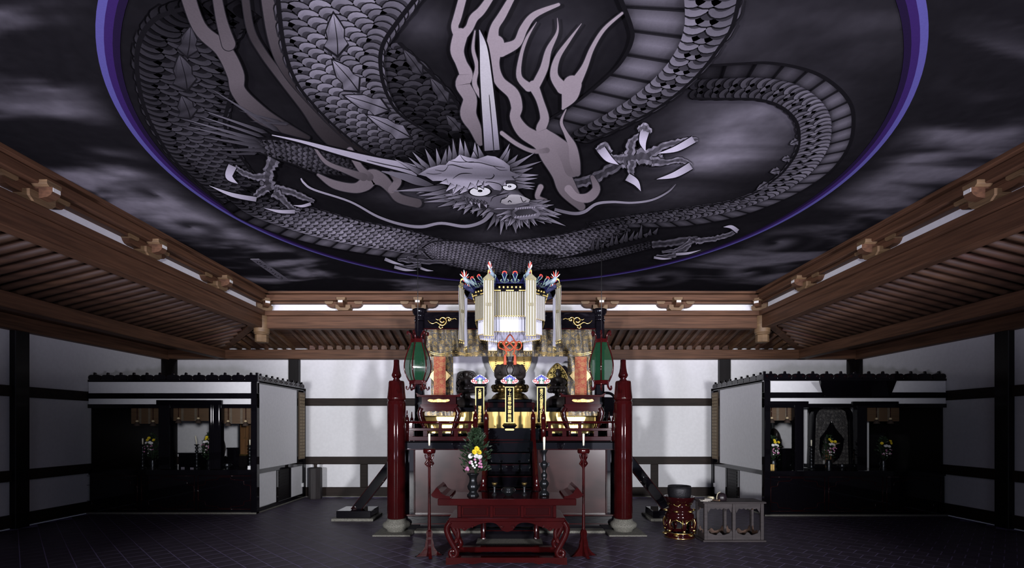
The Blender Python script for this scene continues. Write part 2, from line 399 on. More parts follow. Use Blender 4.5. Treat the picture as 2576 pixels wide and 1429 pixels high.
# ---- bracket sets
def bracket(c, out, label, corner=False, grp='bracket sets on the inner beams'):
    cx, cy = c; t = thing('bracket_set', label, 'bracket', (cx, cy, 4.53), grp)
    ox, oy = out; ux, uy = -oy, ox                       # along the beam
    def fn(a, b, d): return (cx + ux * a + ox * d, cy + uy * a + oy * d, b)
    def blk(a, z0, z1, d, wd, dp, nm='bearing_block'):
        w1 = wd * .68; zm = z0 + (z1 - z0) * .45; q = []
        poly = [(a - w1 / 2, z0), (a + w1 / 2, z0), (a + wd / 2 - .004, zm - .01), (a + wd / 2, zm), (a + wd / 2, z1), (a - wd / 2, z1), (a - wd / 2, zm), (a - wd / 2 + .004, zm - .01)]
        MB().prism(poly, fn, d - dp / 2, d + dp / 2).build(nm, M_block, t)
    blk(0, 4.53, 4.655, .05, .33, .30)
    hw = .40
    arc = [(hw, 4.72), (hw, 4.69), (hw - .012, 4.66), (hw - .05, 4.625), (hw - .11, 4.61)]
    poly = [(-hw + .02, 4.72)] + [(-a, b) for a, b in arc] + [(a, b) for a, b in reversed(arc)]
    W = M_woodx if abs(ox) < .5 else M_woody
    MB().prism([(-a, b) for a, b in arc] + [(a, b) for a, b in reversed(arc)], fn, .0, .11).build('bracket_arm', W, t)
    prof = [(-.1, 4.72), (.36, 4.72), (.36, 4.665), (.345, 4.635), (.30, 4.605), (.22, 4.59), (-.1, 4.59)]
    def fo(a, b, d): return (cx + ox * a + ux * d, cy + oy * a + uy * d, b)
    nb = MB().prism(prof, fo, -.055, .055).build('projecting_nose', W, t)
    MB().prism([(.361, 4.715), (.361, 4.668), (.364, 4.668), (.364, 4.715)], fo, -.05, .05).build('painted_end', M_endgrain, nb)
    for a in (-.335, .335): blk(a, 4.685, 4.755, .06, .19, .17, 'small_block')
    blk(0, 4.72, 4.79, .24, .19, .19, 'small_block')
    return t
for px, nm in ((867, 'outer left'), (1056, 'above the left lantern'), (1508, 'above the right lantern'), (1697, 'outer right')):
    bracket((XX(px, 11.45), BY + .02), (0, -1), 'cedar bracket set on the back beam, %s' % nm)
for s, nm in ((-1, 'left'), (1, 'right')):
    for y, wh in ((9.65, 'farther'), (7.8, 'middle'), (5.95, 'nearer')):
        bracket((s * (BX + .02), y), (-s, 0), '%s cedar bracket set on the %s side beam' % (wh, nm))
    bracket((s * (BX - .02), BY - .02), (-s * .7071, -.7071), 'dark cedar bracket set in the %s back corner of the ceiling' % nm)
# crossing beam ends of the corner sets are part of the beams above
struct('ceiling_attic', MB().box(-SX, SX, -2.7, WY + .2, 5.05, 5.1), M_darkwood)
# ================================================================ painted ceiling (flat ink painting: coloured shapes on the boards)
CH = CZ - CAMZ; CXC, CYC = 0.0, 6.45
def CP(x, y):                                   # photo pixel -> ceiling point
    D = F * CH / (HY - y); return ((x - HX) / F * D, D)
def g(v, k=1.0, tintc=(1.0, .935, 1.09)):      # ink grey (sRGB value) as violet-tinged albedo
    c = lin((min(255, v * k),) * 3); return tuple(a * b for a, b in zip(c, tintc))
BLK = g(25); LAY = [0.0]
def layer(step=0.00003): LAY[0] += step; return LAY[0]
def spiral(X, Y, c, R, k, ph):
    dx, dy = X - c[0], Y - c[1]; r = math.hypot(dx, dy)
    if r > R: return 0.0
    return (0.5 + 0.5 * math.sin(math.atan2(dy, dx) * 1 - k * r + ph)) * (1 - r / R) ** 0.8
def blob(X, Y, c, rx, ry): 
    return math.exp(-(((X - c[0]) / rx) ** 2 + ((Y - c[1]) / ry) ** 2))
SP = [(CP(480, 572), .75, 9, 1.0), (CP(395, 490), .6, 8, 2.0), (CP(1955, 610), .8, 9, 2.6), (CP(1885, 684), .9, 8, 1.0), (CP(1660, 700), .7, 9, 0)]
MIST = [(CP(1825, 352), .66, .70, 178), (CP(1905, 310), .62, .62, 122), (CP(1740, 330), .5, .4, 84), (CP(1760, 420), .6, .6, 70), (CP(2050, 75), .95, .5, 72), (CP(1880, 90), .6, .4, 60), (CP(1370, 105), .4, .45, 62), (CP(1120, 520), .6, .3, 84), (CP(1050, 500), .5, .3, 66), (CP(1690, 480), .7, .5, 74), (CP(1260, 590), .5, .4, 56), (CP(1790, 640), .5, .3, 60), (CP(1060, 60), .25, .25, 58)]
def cloud(X, Y):
    r = math.hypot(X - CXC, Y - CYC)
    w = noise.noise(Vector((X * .5, Y * .7, 3))) * .8
    n1 = noise.fractal(Vector((X * .55 + w, Y * 1.7 + w, 1.5)), 1.0, 2.0, 4)
    if r > 4.0:
        v = max(0.0, min(1.0, (n1 + .24) / .85)); v = v * v * (3 - 2 * v)
        s = sum(spiral(X, Y, c, R_, k, ph) for c, R_, k, ph in SP)
        v = max(v * .85, 0) * (1 - min(.8, sum(.8 * max(0, 1 - math.hypot(X - c[0], Y - c[1]) / R_) for c, R_, k, ph in SP))) + s * .75
        edge = min(1, max(0, (r - 4.14) / .45)); corner = 1 if X < 0 else .72
        return g(27 + 112 * min(1, v) * edge * corner)
    m = 0
    for c, rx, ry, a in MIST: m = max(m, (a - 24) * blob(X, Y, c, rx, ry))
    return g(24 + m * (0.75 + .55 * n1) + 5 * max(0, n1))
x0, x1, st = -5.5, 5.5, 0.05
ys = [-2.6, 0, 2, 2.6]; y = 3.0
while y < 11.32: ys.append(y); y += .042
nx = int((x1 - x0) / st) + 1; mb = MB(); vs = []; cs = []
for y in ys:
    for i in range(nx):
        X = x0 + i * st; vs.append((X, y, CZ)); cs.append(cloud(X, y))
fs = [(j * nx + i + 1, j * nx + i, (j + 1) * nx + i, (j + 1) * nx + i + 1) for j in range(len(ys) - 1) for i in range(nx - 1)]
mb.add(vs, fs, c=cs)
o = struct('ceiling', mb, M_cloud, label='dark ceiling boards painted with drifting ink clouds')
PT = thing('ceiling_painting', 'round ink painting of a clawed dragon inside a violet ring on the ceiling', 'painting', (0, CYC, CZ - .002))
def flat(pts, z): return [(p[0], p[1], CZ - z) for p in pts]
mb = MB(); NR = 160
for r0, r1, c in ((4.075, 4.125, lin((84, 80, 140))), (4.022, 4.075, lin((52, 34, 86))), (3.975, 4.022, lin((32, 23, 48)))):
    ring = []
    for k in range(NR):
        a = 2 * math.pi * k / NR; ring += [(CXC + r0 * math.cos(a), CYC + r0 * math.sin(a), CZ - .003), (CXC + r1 * math.cos(a), CYC + r1 * math.sin(a), CZ - .003)]
    mb.add(ring, [(2 * k + 1, 2 * k, (2 * k + 2) % (2 * NR), (2 * k + 3) % (2 * NR)) for k in range(NR)], c=c)
mb.build('violet_ring', M_inkp, PT)
LAY[0] = .004
CUR = [MB()]
def flush(name):
    o = CUR[0].build(name, M_inkp, PT); CUR[0] = MB(); return o
def poly(pts, c, z=None, n=0):                # pixel outline filled with one colour or one colour per vertex
    if n: pts = cat(pts, n, True); c = c if not isinstance(c[0], tuple) else [c[i // n] for i in range(len(pts))]
    z = layer() if z is None else z
    q = flat([CP(*p) for p in pts], z)
    area = sum(q[i][0] * q[(i + 1) % len(q)][1] - q[(i + 1) % len(q)][0] * q[i][1] for i in range(len(q)))
    idx = tuple(range(len(q))); CUR[0].add(q, [idx if area < 0 else tuple(reversed(idx))], c=(c if isinstance(c[0], tuple) else c))
def stroke(pts, wd, c, z=None, n=6, cap=False):   # brush stroke along pixel points
    wd = wd if isinstance(wd, (list, tuple)) else [wd] * len(pts)
    P = cat([(p[0], p[1], w_) for p, w_ in zip(pts, wd)], n) if len(pts) > 2 else [(p[0], p[1], w_) for p, w_ in zip(pts, wd)]
    z = layer() if z is None else z
    Lp, Rp, C = [], [], []
    for i, (x, y, w_) in enumerate(P):
        a, b = P[max(i - 1, 0)], P[min(i + 1, len(P) - 1)]; dx, dy = b[0] - a[0], b[1] - a[1]; l = math.hypot(dx, dy) or 1
        w_ = max(w_, .2) / 2
        Lp.append((x - dy / l * w_, y + dx / l * w_)); Rp.append((x + dy / l * w_, y - dx / l * w_))
        t = i / (len(P) - 1)
        if isinstance(c[0], (tuple, list)): f = t * (len(c) - 1); k = min(int(f), len(c) - 2); C.append(tuple(u + (v - u) * (f - k) for u, v in zip(c[k], c[k + 1])))
        else: C.append(c)
    q = flat([CP(*p) for p in Lp], z) + flat([CP(*p) for p in Rp], z); m = len(P)
    CUR[0].add(q, [(i, i + 1, m + i + 1, m + i) for i in range(m - 1)], c=C + C)
    if cap:                                     # rounded ends
        for k in (0, m - 1):
            if P[k][2] < 5: continue
            j = 1 if k == 0 else m - 2; ang = math.atan2(P[k][1] - P[j][1], P[k][0] - P[j][0]); r_ = P[k][2] / 2
            poly([(P[k][0] + r_ * math.cos(ang + t), P[k][1] + r_ * math.sin(ang + t)) for t in [math.radians(d) for d in range(-90, 91, 15)]], C[k], z)
def resample(pts, n):
    d = [0]
    for a, b in zip(pts, pts[1:]): d.append(d[-1] + math.hypot(b[0] - a[0], b[1] - a[1]))
    out = []; k = 0
    for i in range(n):
        t = d[-1] * i / (n - 1)
        while k < len(d) - 2 and d[k + 1] < t: k += 1
        f = (t - d[k]) / max(1e-9, d[k + 1] - d[k]); out.append((pts[k][0] + (pts[k + 1][0] - pts[k][0]) * f, pts[k][1] + (pts[k + 1][1] - pts[k][1]) * f))
    return out
def lerp(a, b, t): return (a[0] + (b[0] - a[0]) * t, a[1] + (b[1] - a[1]) * t)
def bri(stops, u):
    for (a, va), (b, vb) in zip(stops, stops[1:]):
        if u <= b: return va + (vb - va) * (u - a) / max(1e-9, b - a)
    return stops[-1][1]
def strip(A, B, size, dirn, stops, belly=None, v0=0.0, v1=1.0, plate=.16, rim=122, core=78, outline=True, edge=.35):
    """scaled body between edge A (v=0) and edge B (v=1), edges in pixels; belly = (va, vb) part drawn as plates"""
    NS = 120
    A = resample([CP(*p) for p in cat(A, 8)], NS); B = resample([CP(*p) for p in cat(B, 8)], NS)
    z0 = layer()
    def at(u, v):
        f = max(0, min(1, u)) * (NS - 1); k = min(int(f), NS - 2); return lerp(lerp(A[k], A[k + 1], f - k), lerp(B[k], B[k + 1], f - k), v)
    def shade(u, v): return bri(stops, u) * (1 - edge * abs(2 * v - 1) ** 2.5)
    q = []; C = []
    for k in range(NS): q += [(*A[k], CZ - z0), (*B[k], CZ - z0)]; C += [g(core * .7 * bri(stops, k / NS))] * 2
    CUR[0].add(q, [(2 * k, 2 * k + 1, 2 * k + 3, 2 * k + 2) for k in range(NS - 1)], c=C)
    mid = [lerp(a, b, .5) for a, b in zip(A, B)]
    Ln = sum(math.hypot(b[0] - a[0], b[1] - a[1]) for a, b in zip(mid, mid[1:]))
    rows = int(Ln / (size * .5)); base = layer(); ds = 4e-5
    s0, s1 = v0, v1
    if belly: s0, s1 = (belly[1], 1.0) if belly[0] < .01 else (0.0, belly[0])
    arc = [(.58 * math.cos(t), .60 * math.sin(t)) for t in [math.radians(a) for a in range(-90, 91, 20)]]
    shape = [(-.66, -.56)] + [(a + .0, b) for a, b in arc] + [(-.66, .56)]
    for r in range(rows):
        u = (r + .5) / rows; wl = math.hypot(*[p - q_ for p, q_ in zip(at(u, s0), at(u, s1))]); nc = max(2, round(wl / (size * 1.0)))
        o_ = ((rows - r) if dirn > 0 else r) * ds
        for c_ in range(nc + (r % 2)):
            v = s0 + (s1 - s0) * (c_ + (0 if r % 2 else .5)) / nc
            v = max(s0 + .42 * (s1 - s0) / nc, min(s1 - .42 * (s1 - s0) / nc, v))
            p = at(u, v); pa, pb = at(u - .01, v), at(u + .01, v); e = ((pb[0] - pa[0]), (pb[1] - pa[1])); l = math.hypot(*e) or 1
            ex = (e[0] / l * dirn, e[1] / l * dirn); ey = (-ex[1], ex[0])
            sz = wl / nc * 1.03; k = shade(u, v) * rng.uniform(.86, 1.12)
            for f, sh, cc, ct, dz in ((1.0, 0, 30, core * .75, 0), (.90, -.01, rim, rim * .55, 1.4e-5), (.60, -.13, core, core * .5, 2.8e-5)):
                pts = [(p[0] + (ex[0] * (a * f + sh) + ey[0] * b * f) * sz, p[1] + (ex[1] * (a * f + sh) + ey[1] * b * f) * sz) for a, b in shape]
                q = flat(pts, base + o_ + dz); n_ = len(q)
                area = sum(q[i][0] * q[(i + 1) % n_][1] - q[(i + 1) % n_][0] * q[i][1] for i in range(n_)); idx = tuple(range(n_))
                CUR[0].add(q, [idx if area < 0 else tuple(reversed(idx))], c=[g(ct * k)] + [g(cc * k if dz < 2e-5 else cc * k * .85)] * (n_ - 2) + [g(ct * k)])
    LAY[0] += ds * rows + 4e-5
    if belly:
        z = layer(); np_ = max(4, int(Ln / plate)); va, vb = belly
        for r in range(np_):
            u0, u1 = r / np_, (r + 1) / np_; n_ = 6
            for j in range(n_):
                w0, w1 = va + (vb - va) * j / n_, va + (vb - va) * (j + 1) / n_
                for t0, t1, k0, k1 in ((.0, .10, .22, .35), (.10, .5, .72, 1.0), (.5, .93, 1.0, .62), (.93, 1.0, .5, .22)):
                    pp = [at(u0 + (u1 - u0) * t, v) for t, v in ((t0, w0), (t1, w0), (t1, w1), (t0, w1))]
                    kk = [bri(stops, u0) * kx * (1 - .45 * abs(2 * (v - va) / (vb - va) - 1) ** 3) * 118 for kx, v in ((k0, w0), (k1, w0), (k1, w1), (k0, w1))]
                    q = flat(pp, z); CUR[0].add(q, [(0, 1, 2, 3)], c=[g(x) for x in kk])
        for vv in (vb if va < .01 else va,):
            pass
    if outline:
        for E_ in (A, B):
            z = layer(); q = []
            for k in range(NS):
                a, b = E_[max(0, k - 1)], E_[min(NS - 1, k + 1)]; dx, dy = b[0] - a[0], b[1] - a[1]; l = math.hypot(dx, dy) or 1
                q += [(E_[k][0] - dy / l * .016, E_[k][1] + dx / l * .016, CZ - z), (E_[k][0] + dy / l * .016, E_[k][1] - dx / l * .016, CZ - z)]
            CUR[0].add(q, [(2 * k, 2 * k + 1, 2 * k + 3, 2 * k + 2) for k in range(NS - 1)], c=g(22))
def leaf(a, b, wd, k=1.0):                     # dorsal fin leaf from root a to tip b
    dx, dy = b[0] - a[0], b[1] - a[1]; l = math.hypot(dx, dy); nx_, ny_ = -dy / l, dx / l
    def P(t, s): return (a[0] + dx * t + nx_ * s * wd, a[1] + dy * t + ny_ * s * wd)
    L_ = [P(0, 0), P(.25, .45), P(.4, .32), P(.6, .36), P(.8, .2), P(1, 0)]; R_ = [P(.8, -.2), P(.6, -.36), P(.4, -.32), P(.25, -.5)]
    poly(L_ + R_, g(26))
    sh = lambda p: (a[0] + dx * .48 + (p[0] - a[0] - dx * .48) * .88, a[1] + dy * .48 + (p[1] - a[1] - dy * .48) * .88)
    poly([sh(p) for p in L_ + R_], [g(70 * k), g(118 * k), g(95 * k), g(128 * k), g(120 * k), g(150 * k), g(100 * k), g(110 * k), g(80 * k), g(105 * k)])
    stroke([P(.02, 0), P(.4, .04), P(.97, 0)], [3, 2.5, 1], g(26))
# ---- far, dim coils first
strip([(470, 18), (400, 40), (362, 78), (345, 130), (346, 190), (360, 260), (390, 330), (432, 395), (490, 450), (545, 497), (605, 540)],
      [(640, 30), (600, 70), (585, 130), (590, 200), (575, 260), (565, 310), (585, 360), (610, 400), (640, 440), (680, 480), (720, 515)], .17, 1, [(0, .2), (.15, .52), (.4, .60), (.6, .66), (1, .5)], rim=104, core=62)
for a, b, w_ in (((470, 145), (480, 60), 60), ((472, 230), (450, 130), 70), ((480, 300), (455, 235), 60)): leaf(a, b, w_, .5)
flush('dragon_coil')
strip([(962, 120), (958, 170), (975, 235), (1015, 290), (1070, 340)], [(1003, 105), (1060, 160), (1112, 212), (1150, 260), (1195, 345)], .16, -1, [(0, .75), (.4, .6), (1, .3)], rim=92, core=60)
for a, b, w_ in (((1065, 190), (1012, 118), 36), ((1130, 260), (1080, 190), 40), ((1160, 330), (1120, 285), 34)): leaf(a, b, w_, .55)
strip([(1745, 166), (1800, 161), (1870, 157), (1930, 155), (2000, 165), (2060, 185), (2110, 220), (2140, 260), (2147, 300), (2141, 350), (2120, 392), (2088, 430), (2040, 465), (1990, 493), (1920, 523), (1850, 546), (1760, 563), (1690, 570), (1600, 571), (1500, 577)],
      [(1745, 245), (1800, 246), (1850, 246), (1900, 247), (1945, 257), (1980, 277), (2003, 305), (2010, 340), (2006, 375), (1990, 405), (1965, 436), (1935, 460), (1905, 480), (1870, 494), (1820, 508), (1760, 517), (1690, 526), (1620, 535), (1550, 545), (1480, 558)], .15, -1, [(0, .3), (.1, .55), (.22, .85), (.45, .85), (.7, .75), (.85, .62), (1, .5)], belly=(0.0, .38), rim=128, core=84, plate=.21)
for a, b, w_ in (((2010, 350), (1985, 362), 22), ((1990, 395), (1965, 400), 22), ((1965, 425), (1935, 432), 24), ((1935, 455), (1900, 478), 20)): leaf(a, b, w_, .85)
flush('dragon_tail')
# ---- lower coils, rims and cores painted lighter against the weaker light there
strip([(560, 512), (600, 545), (680, 580), (780, 610), (900, 634), (1000, 648), (1075, 655)], [(640, 470), (700, 505), (800, 525), (900, 553), (1000, 572), (1060, 586), (1130, 604)], .17, 1, [(0, .25), (.2, .6), (.45, 1.0), (.7, .95), (1, .55)], belly=(0.0, .25), rim=169, core=100, plate=.24)
strip([(1130, 610), (1240, 607), (1330, 598), (1420, 586), (1500, 566), (1560, 552)], [(1190, 640), (1270, 655), (1340, 655), (1420, 645), (1500, 622), (1580, 580)], .16, 1, [(0, .55), (.3, .95), (.6, .9), (1, .35)], rim=153, core=92)
strip([(1062, 622), (1090, 606), (1150, 604), (1220, 614), (1300, 634), (1400, 640)], [(1066, 630), (1090, 652), (1140, 668), (1200, 680), (1280, 690), (1390, 672)], .13, 1, [(0, .9), (.4, .9), (.7, .6), (1, .35)], rim=158, core=100)
strip([(1330, 668), (1400, 650), (1480, 640), (1560, 622), (1640, 602)], [(1350, 676), (1420, 672), (1480, 662), (1540, 648), (1640, 622)], .12, 1, [(0, .5), (.4, .72), (1, .35)], rim=140, core=87)
flush('dragon_lower_coil')
# ---- flames behind the neck (left, dim)
FL = lambda v: tuple(a * b for a, b in zip(lin((v * .93,) * 3), (1.08, .92, .98)))
for pts, wd, c in ((((460, -60), (500, 60), (560, 118), (592, 180), (600, 225), (650, 280), (705, 312), (775, 342)), (36, 34, 40, 42, 36, 42, 30, 8), [FL(80), FL(92), FL(96), FL(72), FL(46)]),
                   (((538, -60), (556, 40), (575, 105)), (20, 26, 34), [FL(76), FL(90)]),
                   (((612, -60), (628, 60), (660, 125), (712, 195), (770, 268), (812, 322), (870, 372)), (18, 18, 18, 20, 24, 34, 44), [FL(58), FL(55), FL(72), FL(58), FL(40)]),
                   (((672, -60), (692, 80), (722, 165), (790, 250), (872, 332), (945, 392)), (42, 40, 34, 30, 30, 26), [FL(82), FL(72), FL(48), FL(38), FL(32)])):
    stroke(pts, [w_ + 4 for w_ in wd], g(34), cap=True); stroke(pts, wd, c, cap=True)
flush('left_flame')
# ---- main neck
strip([(694, -60), (712, 100), (742, 195), (790, 260), (850, 320), (930, 380), (1000, 408)], [(1085, -60), (1000, 48), (962, 110), (958, 170), (975, 235), (1015, 290), (1120, 352)], .155, -1, [(0, 1.0), (.45, 1.0), (.75, .85), (.92, .5), (1, .3)], rim=120, core=80)
for a, b, w_ in (((850, 140), (838, 20), 70), ((905, 228), (832, 140), 60), ((985, 275), (858, 232), 52), ((1040, 345), (915, 280), 46)): leaf(a, b, w_, 1.0)
# front arm, upper left
strip([(620, 345), (680, 345), (760, 350), (850, 375), (910, 410)], [(640, 375), (680, 390), (740, 410), (800, 432), (900, 440)], .105, -1, [(0, .7), (.5, .75), (1, .35)], rim=112, core=70)
flush('dragon_neck')
strip([(1868, -60), (1845, 52), (1810, 112), (1770, 166), (1720, 216), (1660, 262), (1600, 296), (1540, 326), (1478, 352)], [(1540, -60), (1586, 55), (1588, 100), (1562, 150), (1522, 192), (1470, 236), (1420, 272), (1376, 300), (1360, 322)], .17, 1, [(0, .9), (.4, .95), (.7, .75), (.9, .5), (1, .3)], belly=(.46, 1.0), rim=122, core=78, plate=.26)
flush('dragon_chest')
# ---- elbow tufts
def spike(a, b, wd, c0=58, c1=165, dark=True):
    dx, dy = b[0] - a[0], b[1] - a[1]; l = math.hypot(dx, dy) or 1; nx_, ny_ = -dy / l * wd / 2, dx / l * wd / 2
    k = 1.28
    if dark: poly([(a[0] + nx_ * k, a[1] + ny_ * k), (b[0] + dx / l * 3, b[1] + dy / l * 3), (a[0] - nx_ * k, a[1] - ny_ * k)], g(22))
    poly([(a[0] + nx_, a[1] + ny_), b, (a[0] - nx_, a[1] - ny_), (a[0] - dx * .1, a[1] - dy * .1)], [g(c0 * .8), g(c1), g(c0 * 1.3), g(c0 * .6)])
for a, b, w_, c1 in (((690, 318), (532, 218), 12, 95), ((660, 325), (510, 272), 10, 120), ((650, 335), (502, 286), 9, 125), ((640, 345), (466, 295), 11, 120), ((640, 352), (460, 310), 12, 105), ((650, 362), (500, 338), 12, 95), ((660, 372), (535, 372), 11, 80), ((640, 380), (560, 385), 9, 70), ((700, 300), (600, 272), 8, 80), ((720, 305), (628, 300), 9, 70)):
    spike(a, b, w_, 50, c1, False)
flush('elbow_tuft')
for k in range(14):
    x = 1490 + k * 12; y = 626 - k * 3.2; spike((x, y), (x + 6 + rng.uniform(-6, 6), y - rng.uniform(10, 34)), 11, 45, 88)
flush('elbow_tuft')
# ---- feet with claws
def rough(pts, wd, v, n=7):                     # gnarled toe: a brush stroke with a torn edge
    P = cat([(p[0], p[1], w_) for p, w_ in zip(pts, wd)], n); L_, R_ = [], []
    for i, (x, y, w_) in enumerate(P):
        a, b = P[max(i - 1, 0)], P[min(i + 1, len(P) - 1)]; dx, dy = b[0] - a[0], b[1] - a[1]; l = math.hypot(dx, dy) or 1
        for S, s in ((L_, 1), (R_, -1)):
            q = w_ / 2 * rng.uniform(.72, 1.25); S.append((x - s * dy / l * q, y + s * dx / l * q))
    for f, k in ((1.22, 24), (1.0, v), (.45, v * .62)):
        cx = [( (a[0] + b[0]) / 2, (a[1] + b[1]) / 2) for a, b in zip(L_, R_)]
        Lq = [lerp(c_, a, f) for a, c_ in zip(L_, cx)]; Rq = [lerp(c_, a, f) for a, c_ in zip(R_, cx)]
        z = layer(); m = len(Lq); q = flat([CP(*p) for p in Lq], z) + flat([CP(*p) for p in Rq], z)
        CUR[0].add(q, [(i, i + 1, m + i + 1, m + i) for i in range(m - 1)], c=[g(k * rng.uniform(.75, 1.2)) for _ in range(2 * m)])
def claw(a, b, wd, bend, v=215):
    mx, my = (a[0] + b[0]) / 2, (a[1] + b[1]) / 2; dx, dy = b[0] - a[0], b[1] - a[1]; l = math.hypot(dx, dy)
    m_ = (mx - dy / l * bend, my + dx / l * bend)
    stroke([a, m_, b], [wd + 5, wd * .85 + 4, 1.5], g(20)); stroke([a, m_, b], [wd, wd * .8, .5], [g(v * .75), g(v), g(v)])
rough([(1405, 462), (1450, 458), (1500, 440), (1545, 415), (1580, 395)], [10, 24, 26, 24, 34], 92)
rough([(1560, 405), (1600, 388), (1640, 390), (1665, 400)], [34, 40, 36, 24], 128)
for pts, wd in ((((1570, 395), (1545, 392), (1515, 382)), (26, 16, 12)), (((1585, 385), (1590, 350), (1612, 335)), (26, 18, 16)), (((1630, 385), (1670, 362), (1720, 350), (1755, 345)), (26, 16, 16, 10)), (((1640, 400), (1680, 402), (1715, 398), (1740, 412)), (26, 14, 14, 10)), (((1590, 400), (1588, 425), (1590, 450)), (26, 16, 10))): rough(pts, wd, 128)
rough([(1500, 372), (1520, 362), (1535, 380)], [10, 20, 16], 140); rough([(1605, 322), (1622, 315), (1636, 330)], [10, 22, 12], 150)
for a, b, w_, bd in (((1512, 370), (1556, 409), 22, 5), ((1622, 325), (1624, 376), 22, 6), ((1745, 345), (1654, 381), 18, -6), ((1738, 412), (1652, 446), 18, -6), ((1578, 440), (1612, 476), 20, -6)): claw(a, b, w_, bd)
flush('dragon_foot')
rough([(690, 395), (675, 425), (672, 450), (680, 475)], [34, 26, 34, 30], 112)
for pts, wd in ((((668, 440), (640, 440), (612, 430), (590, 415)), (24, 16, 14, 12)), (((672, 468), (650, 482), (640, 492)), (26, 16, 12)), (((690, 470), (730, 478), (765, 492), (790, 503)), (24, 16, 14, 8)), (((690, 478), (715, 500), (735, 520), (755, 527)), (26, 16, 12, 8))): rough(pts, wd, 118)
for a, b, w_, bd in (((585, 412), (598, 457), 22, 16), ((645, 497), (526, 462), 12, -6), ((782, 508), (738, 512), 8, -4), ((742, 528), (664, 519), 10, -4)): claw(a, b, w_, bd, 200)
flush('dragon_foot')
rough([(1640, 612), (1680, 608), (1730, 600), (1760, 598)], [16, 18, 20, 14], 84); rough([(1750, 603), (1790, 598), (1820, 590), (1855, 578)], [14, 12, 12, 9], 118)
for pts, wd in ((((1740, 600), (1722, 622), (1690, 640), (1650, 642)), (16, 14, 12, 8)), (((1735, 605), (1700, 625), (1665, 630)), (12, 8, 6))): rough(pts, wd, 118)
for a, b, w_, bd in (((1856, 578), (1820, 567), 11, 6), ((1700, 636), (1763, 625), 7, 3), ((1645, 644), (1690, 647), 6, 2)): claw(a, b, w_, bd, 200)
flush('dragon_foot')
for pts, wd in ((((1140, 655), (1080, 655), (1030, 652), (1000, 650)), (6, 12, 12, 6)), (((1060, 664), (1020, 668), (992, 668)), (12, 9, 6)), (((1030, 650), (1028, 646), (1040, 644)), (8, 9, 7))): rough(pts, wd, 118)
for a, b, w_, bd in (((968, 648), (1016, 663), 8, 2), ((992, 668), (1048, 677), 8, 3), ((1058, 671), (1090, 678), 6, 2)): claw(a, b, w_, bd, 205)
flush('dragon_foot')
# ---- pale flames around the head
for pts, wd in ((((1195, 68), (1190, 115), (1200, 160), (1194, 205), (1220, 250)), (3, 8, 10, 12, 10)),
                (((1176, -60), (1152, 30), (1144, 60), (1156, 85)), (18, 20, 18, 24)), (((1262, -60), (1215, 12), (1192, 36), (1180, 62), (1160, 84)), (12, 20, 22, 20, 26)),
                (((1158, 80), (1150, 118), (1160, 150), (1172, 180), (1164, 205), (1182, 240), (1178, 280), (1195, 315), (1208, 350)), (36, 34, 28, 34, 36, 34, 40, 30, 20)),
                (((1312, -60), (1265, 26), (1244, 62), (1240, 105)), (10, 20, 22, 34)), (((1405, 2), (1345, 28), (1318, 62), (1300, 100), (1260, 118)), (8, 16, 20, 22, 34)),
                (((1248, 100), (1244, 150), (1256, 195), (1290, 228), (1300, 262), (1296, 290), (1318, 325), (1360, 352), (1385, 385), (1410, 430), (1428, 470), (1462, 515)), (40, 24, 26, 30, 28, 26, 34, 40, 50, 44, 46, 20)),
                (((1350, 46), (1325, 88), (1310, 135), (1306, 185), (1330, 212)), (1, 7, 9, 14, 22)), (((1402, 36), (1402, 72), (1380, 118), (1368, 165), (1345, 212)), (1, 6, 15, 20, 22)),
                (((1342, 208), (1358, 245), (1370, 290), (1362, 322), (1395, 348), (1424, 378), (1440, 420)), (26, 18, 22, 26, 30, 40, 40)),
                (((1463, 50), (1432, 92), (1402, 138), (1394, 182), (1415, 214)), (1, 8, 14, 20, 30)), (((1565, 24), (1520, 64), (1490, 112), (1470, 162), (1444, 208)), (6, 9, 11, 16, 30)),
                (((1440, 205), (1432, 235), (1416, 266)), (46, 40, 6)), (((1424, 268), (1412, 300), (1424, 330), (1440, 362), (1446, 400), (1452, 430)), (2, 7, 10, 20, 26, 16)),
                (((1262, 328), (1300, 356), (1340, 374), (1376, 372)), (10, 10, 10, 14)), (((1430, 470), (1450, 490), (1480, 492), (1500, 470), (1490, 440)), (20, 18, 24, 20, 10)),
                (((800, 434), (840, 458), (890, 468), (918, 458), (935, 440), (962, 448), (985, 472), (1005, 494), (1050, 506)), (6, 20, 24, 34, 40, 30, 22, 22, 22)),
                (((880, 372), (905, 415), (930, 440)), (16, 16, 20)), (((792, 366), (820, 402), (865, 422), (915, 440)), (5, 10, 12, 20)),
                (((985, 472), (1000, 450), (985, 430)), (18, 20, 12)), (((1360, 465), (1352, 490), (1372, 500)), (14, 12, 10))):
    z = layer(); stroke(pts, [w_ + 3.5 for w_ in wd], g(52), z, cap=True); z2 = LAY[0]
    dim = .8 if pts[0][0] < 1100 else 1
    lo = [FL(156 * dim), FL(152 * dim), FL(138 * dim), FL(110 * dim)] if max(p[1] for p in pts) > 300 else [FL(154), FL(156)]
    stroke(pts, wd, lo, z2 + .0009, cap=True)
LAY[0] += .001
flush('pale_flame')
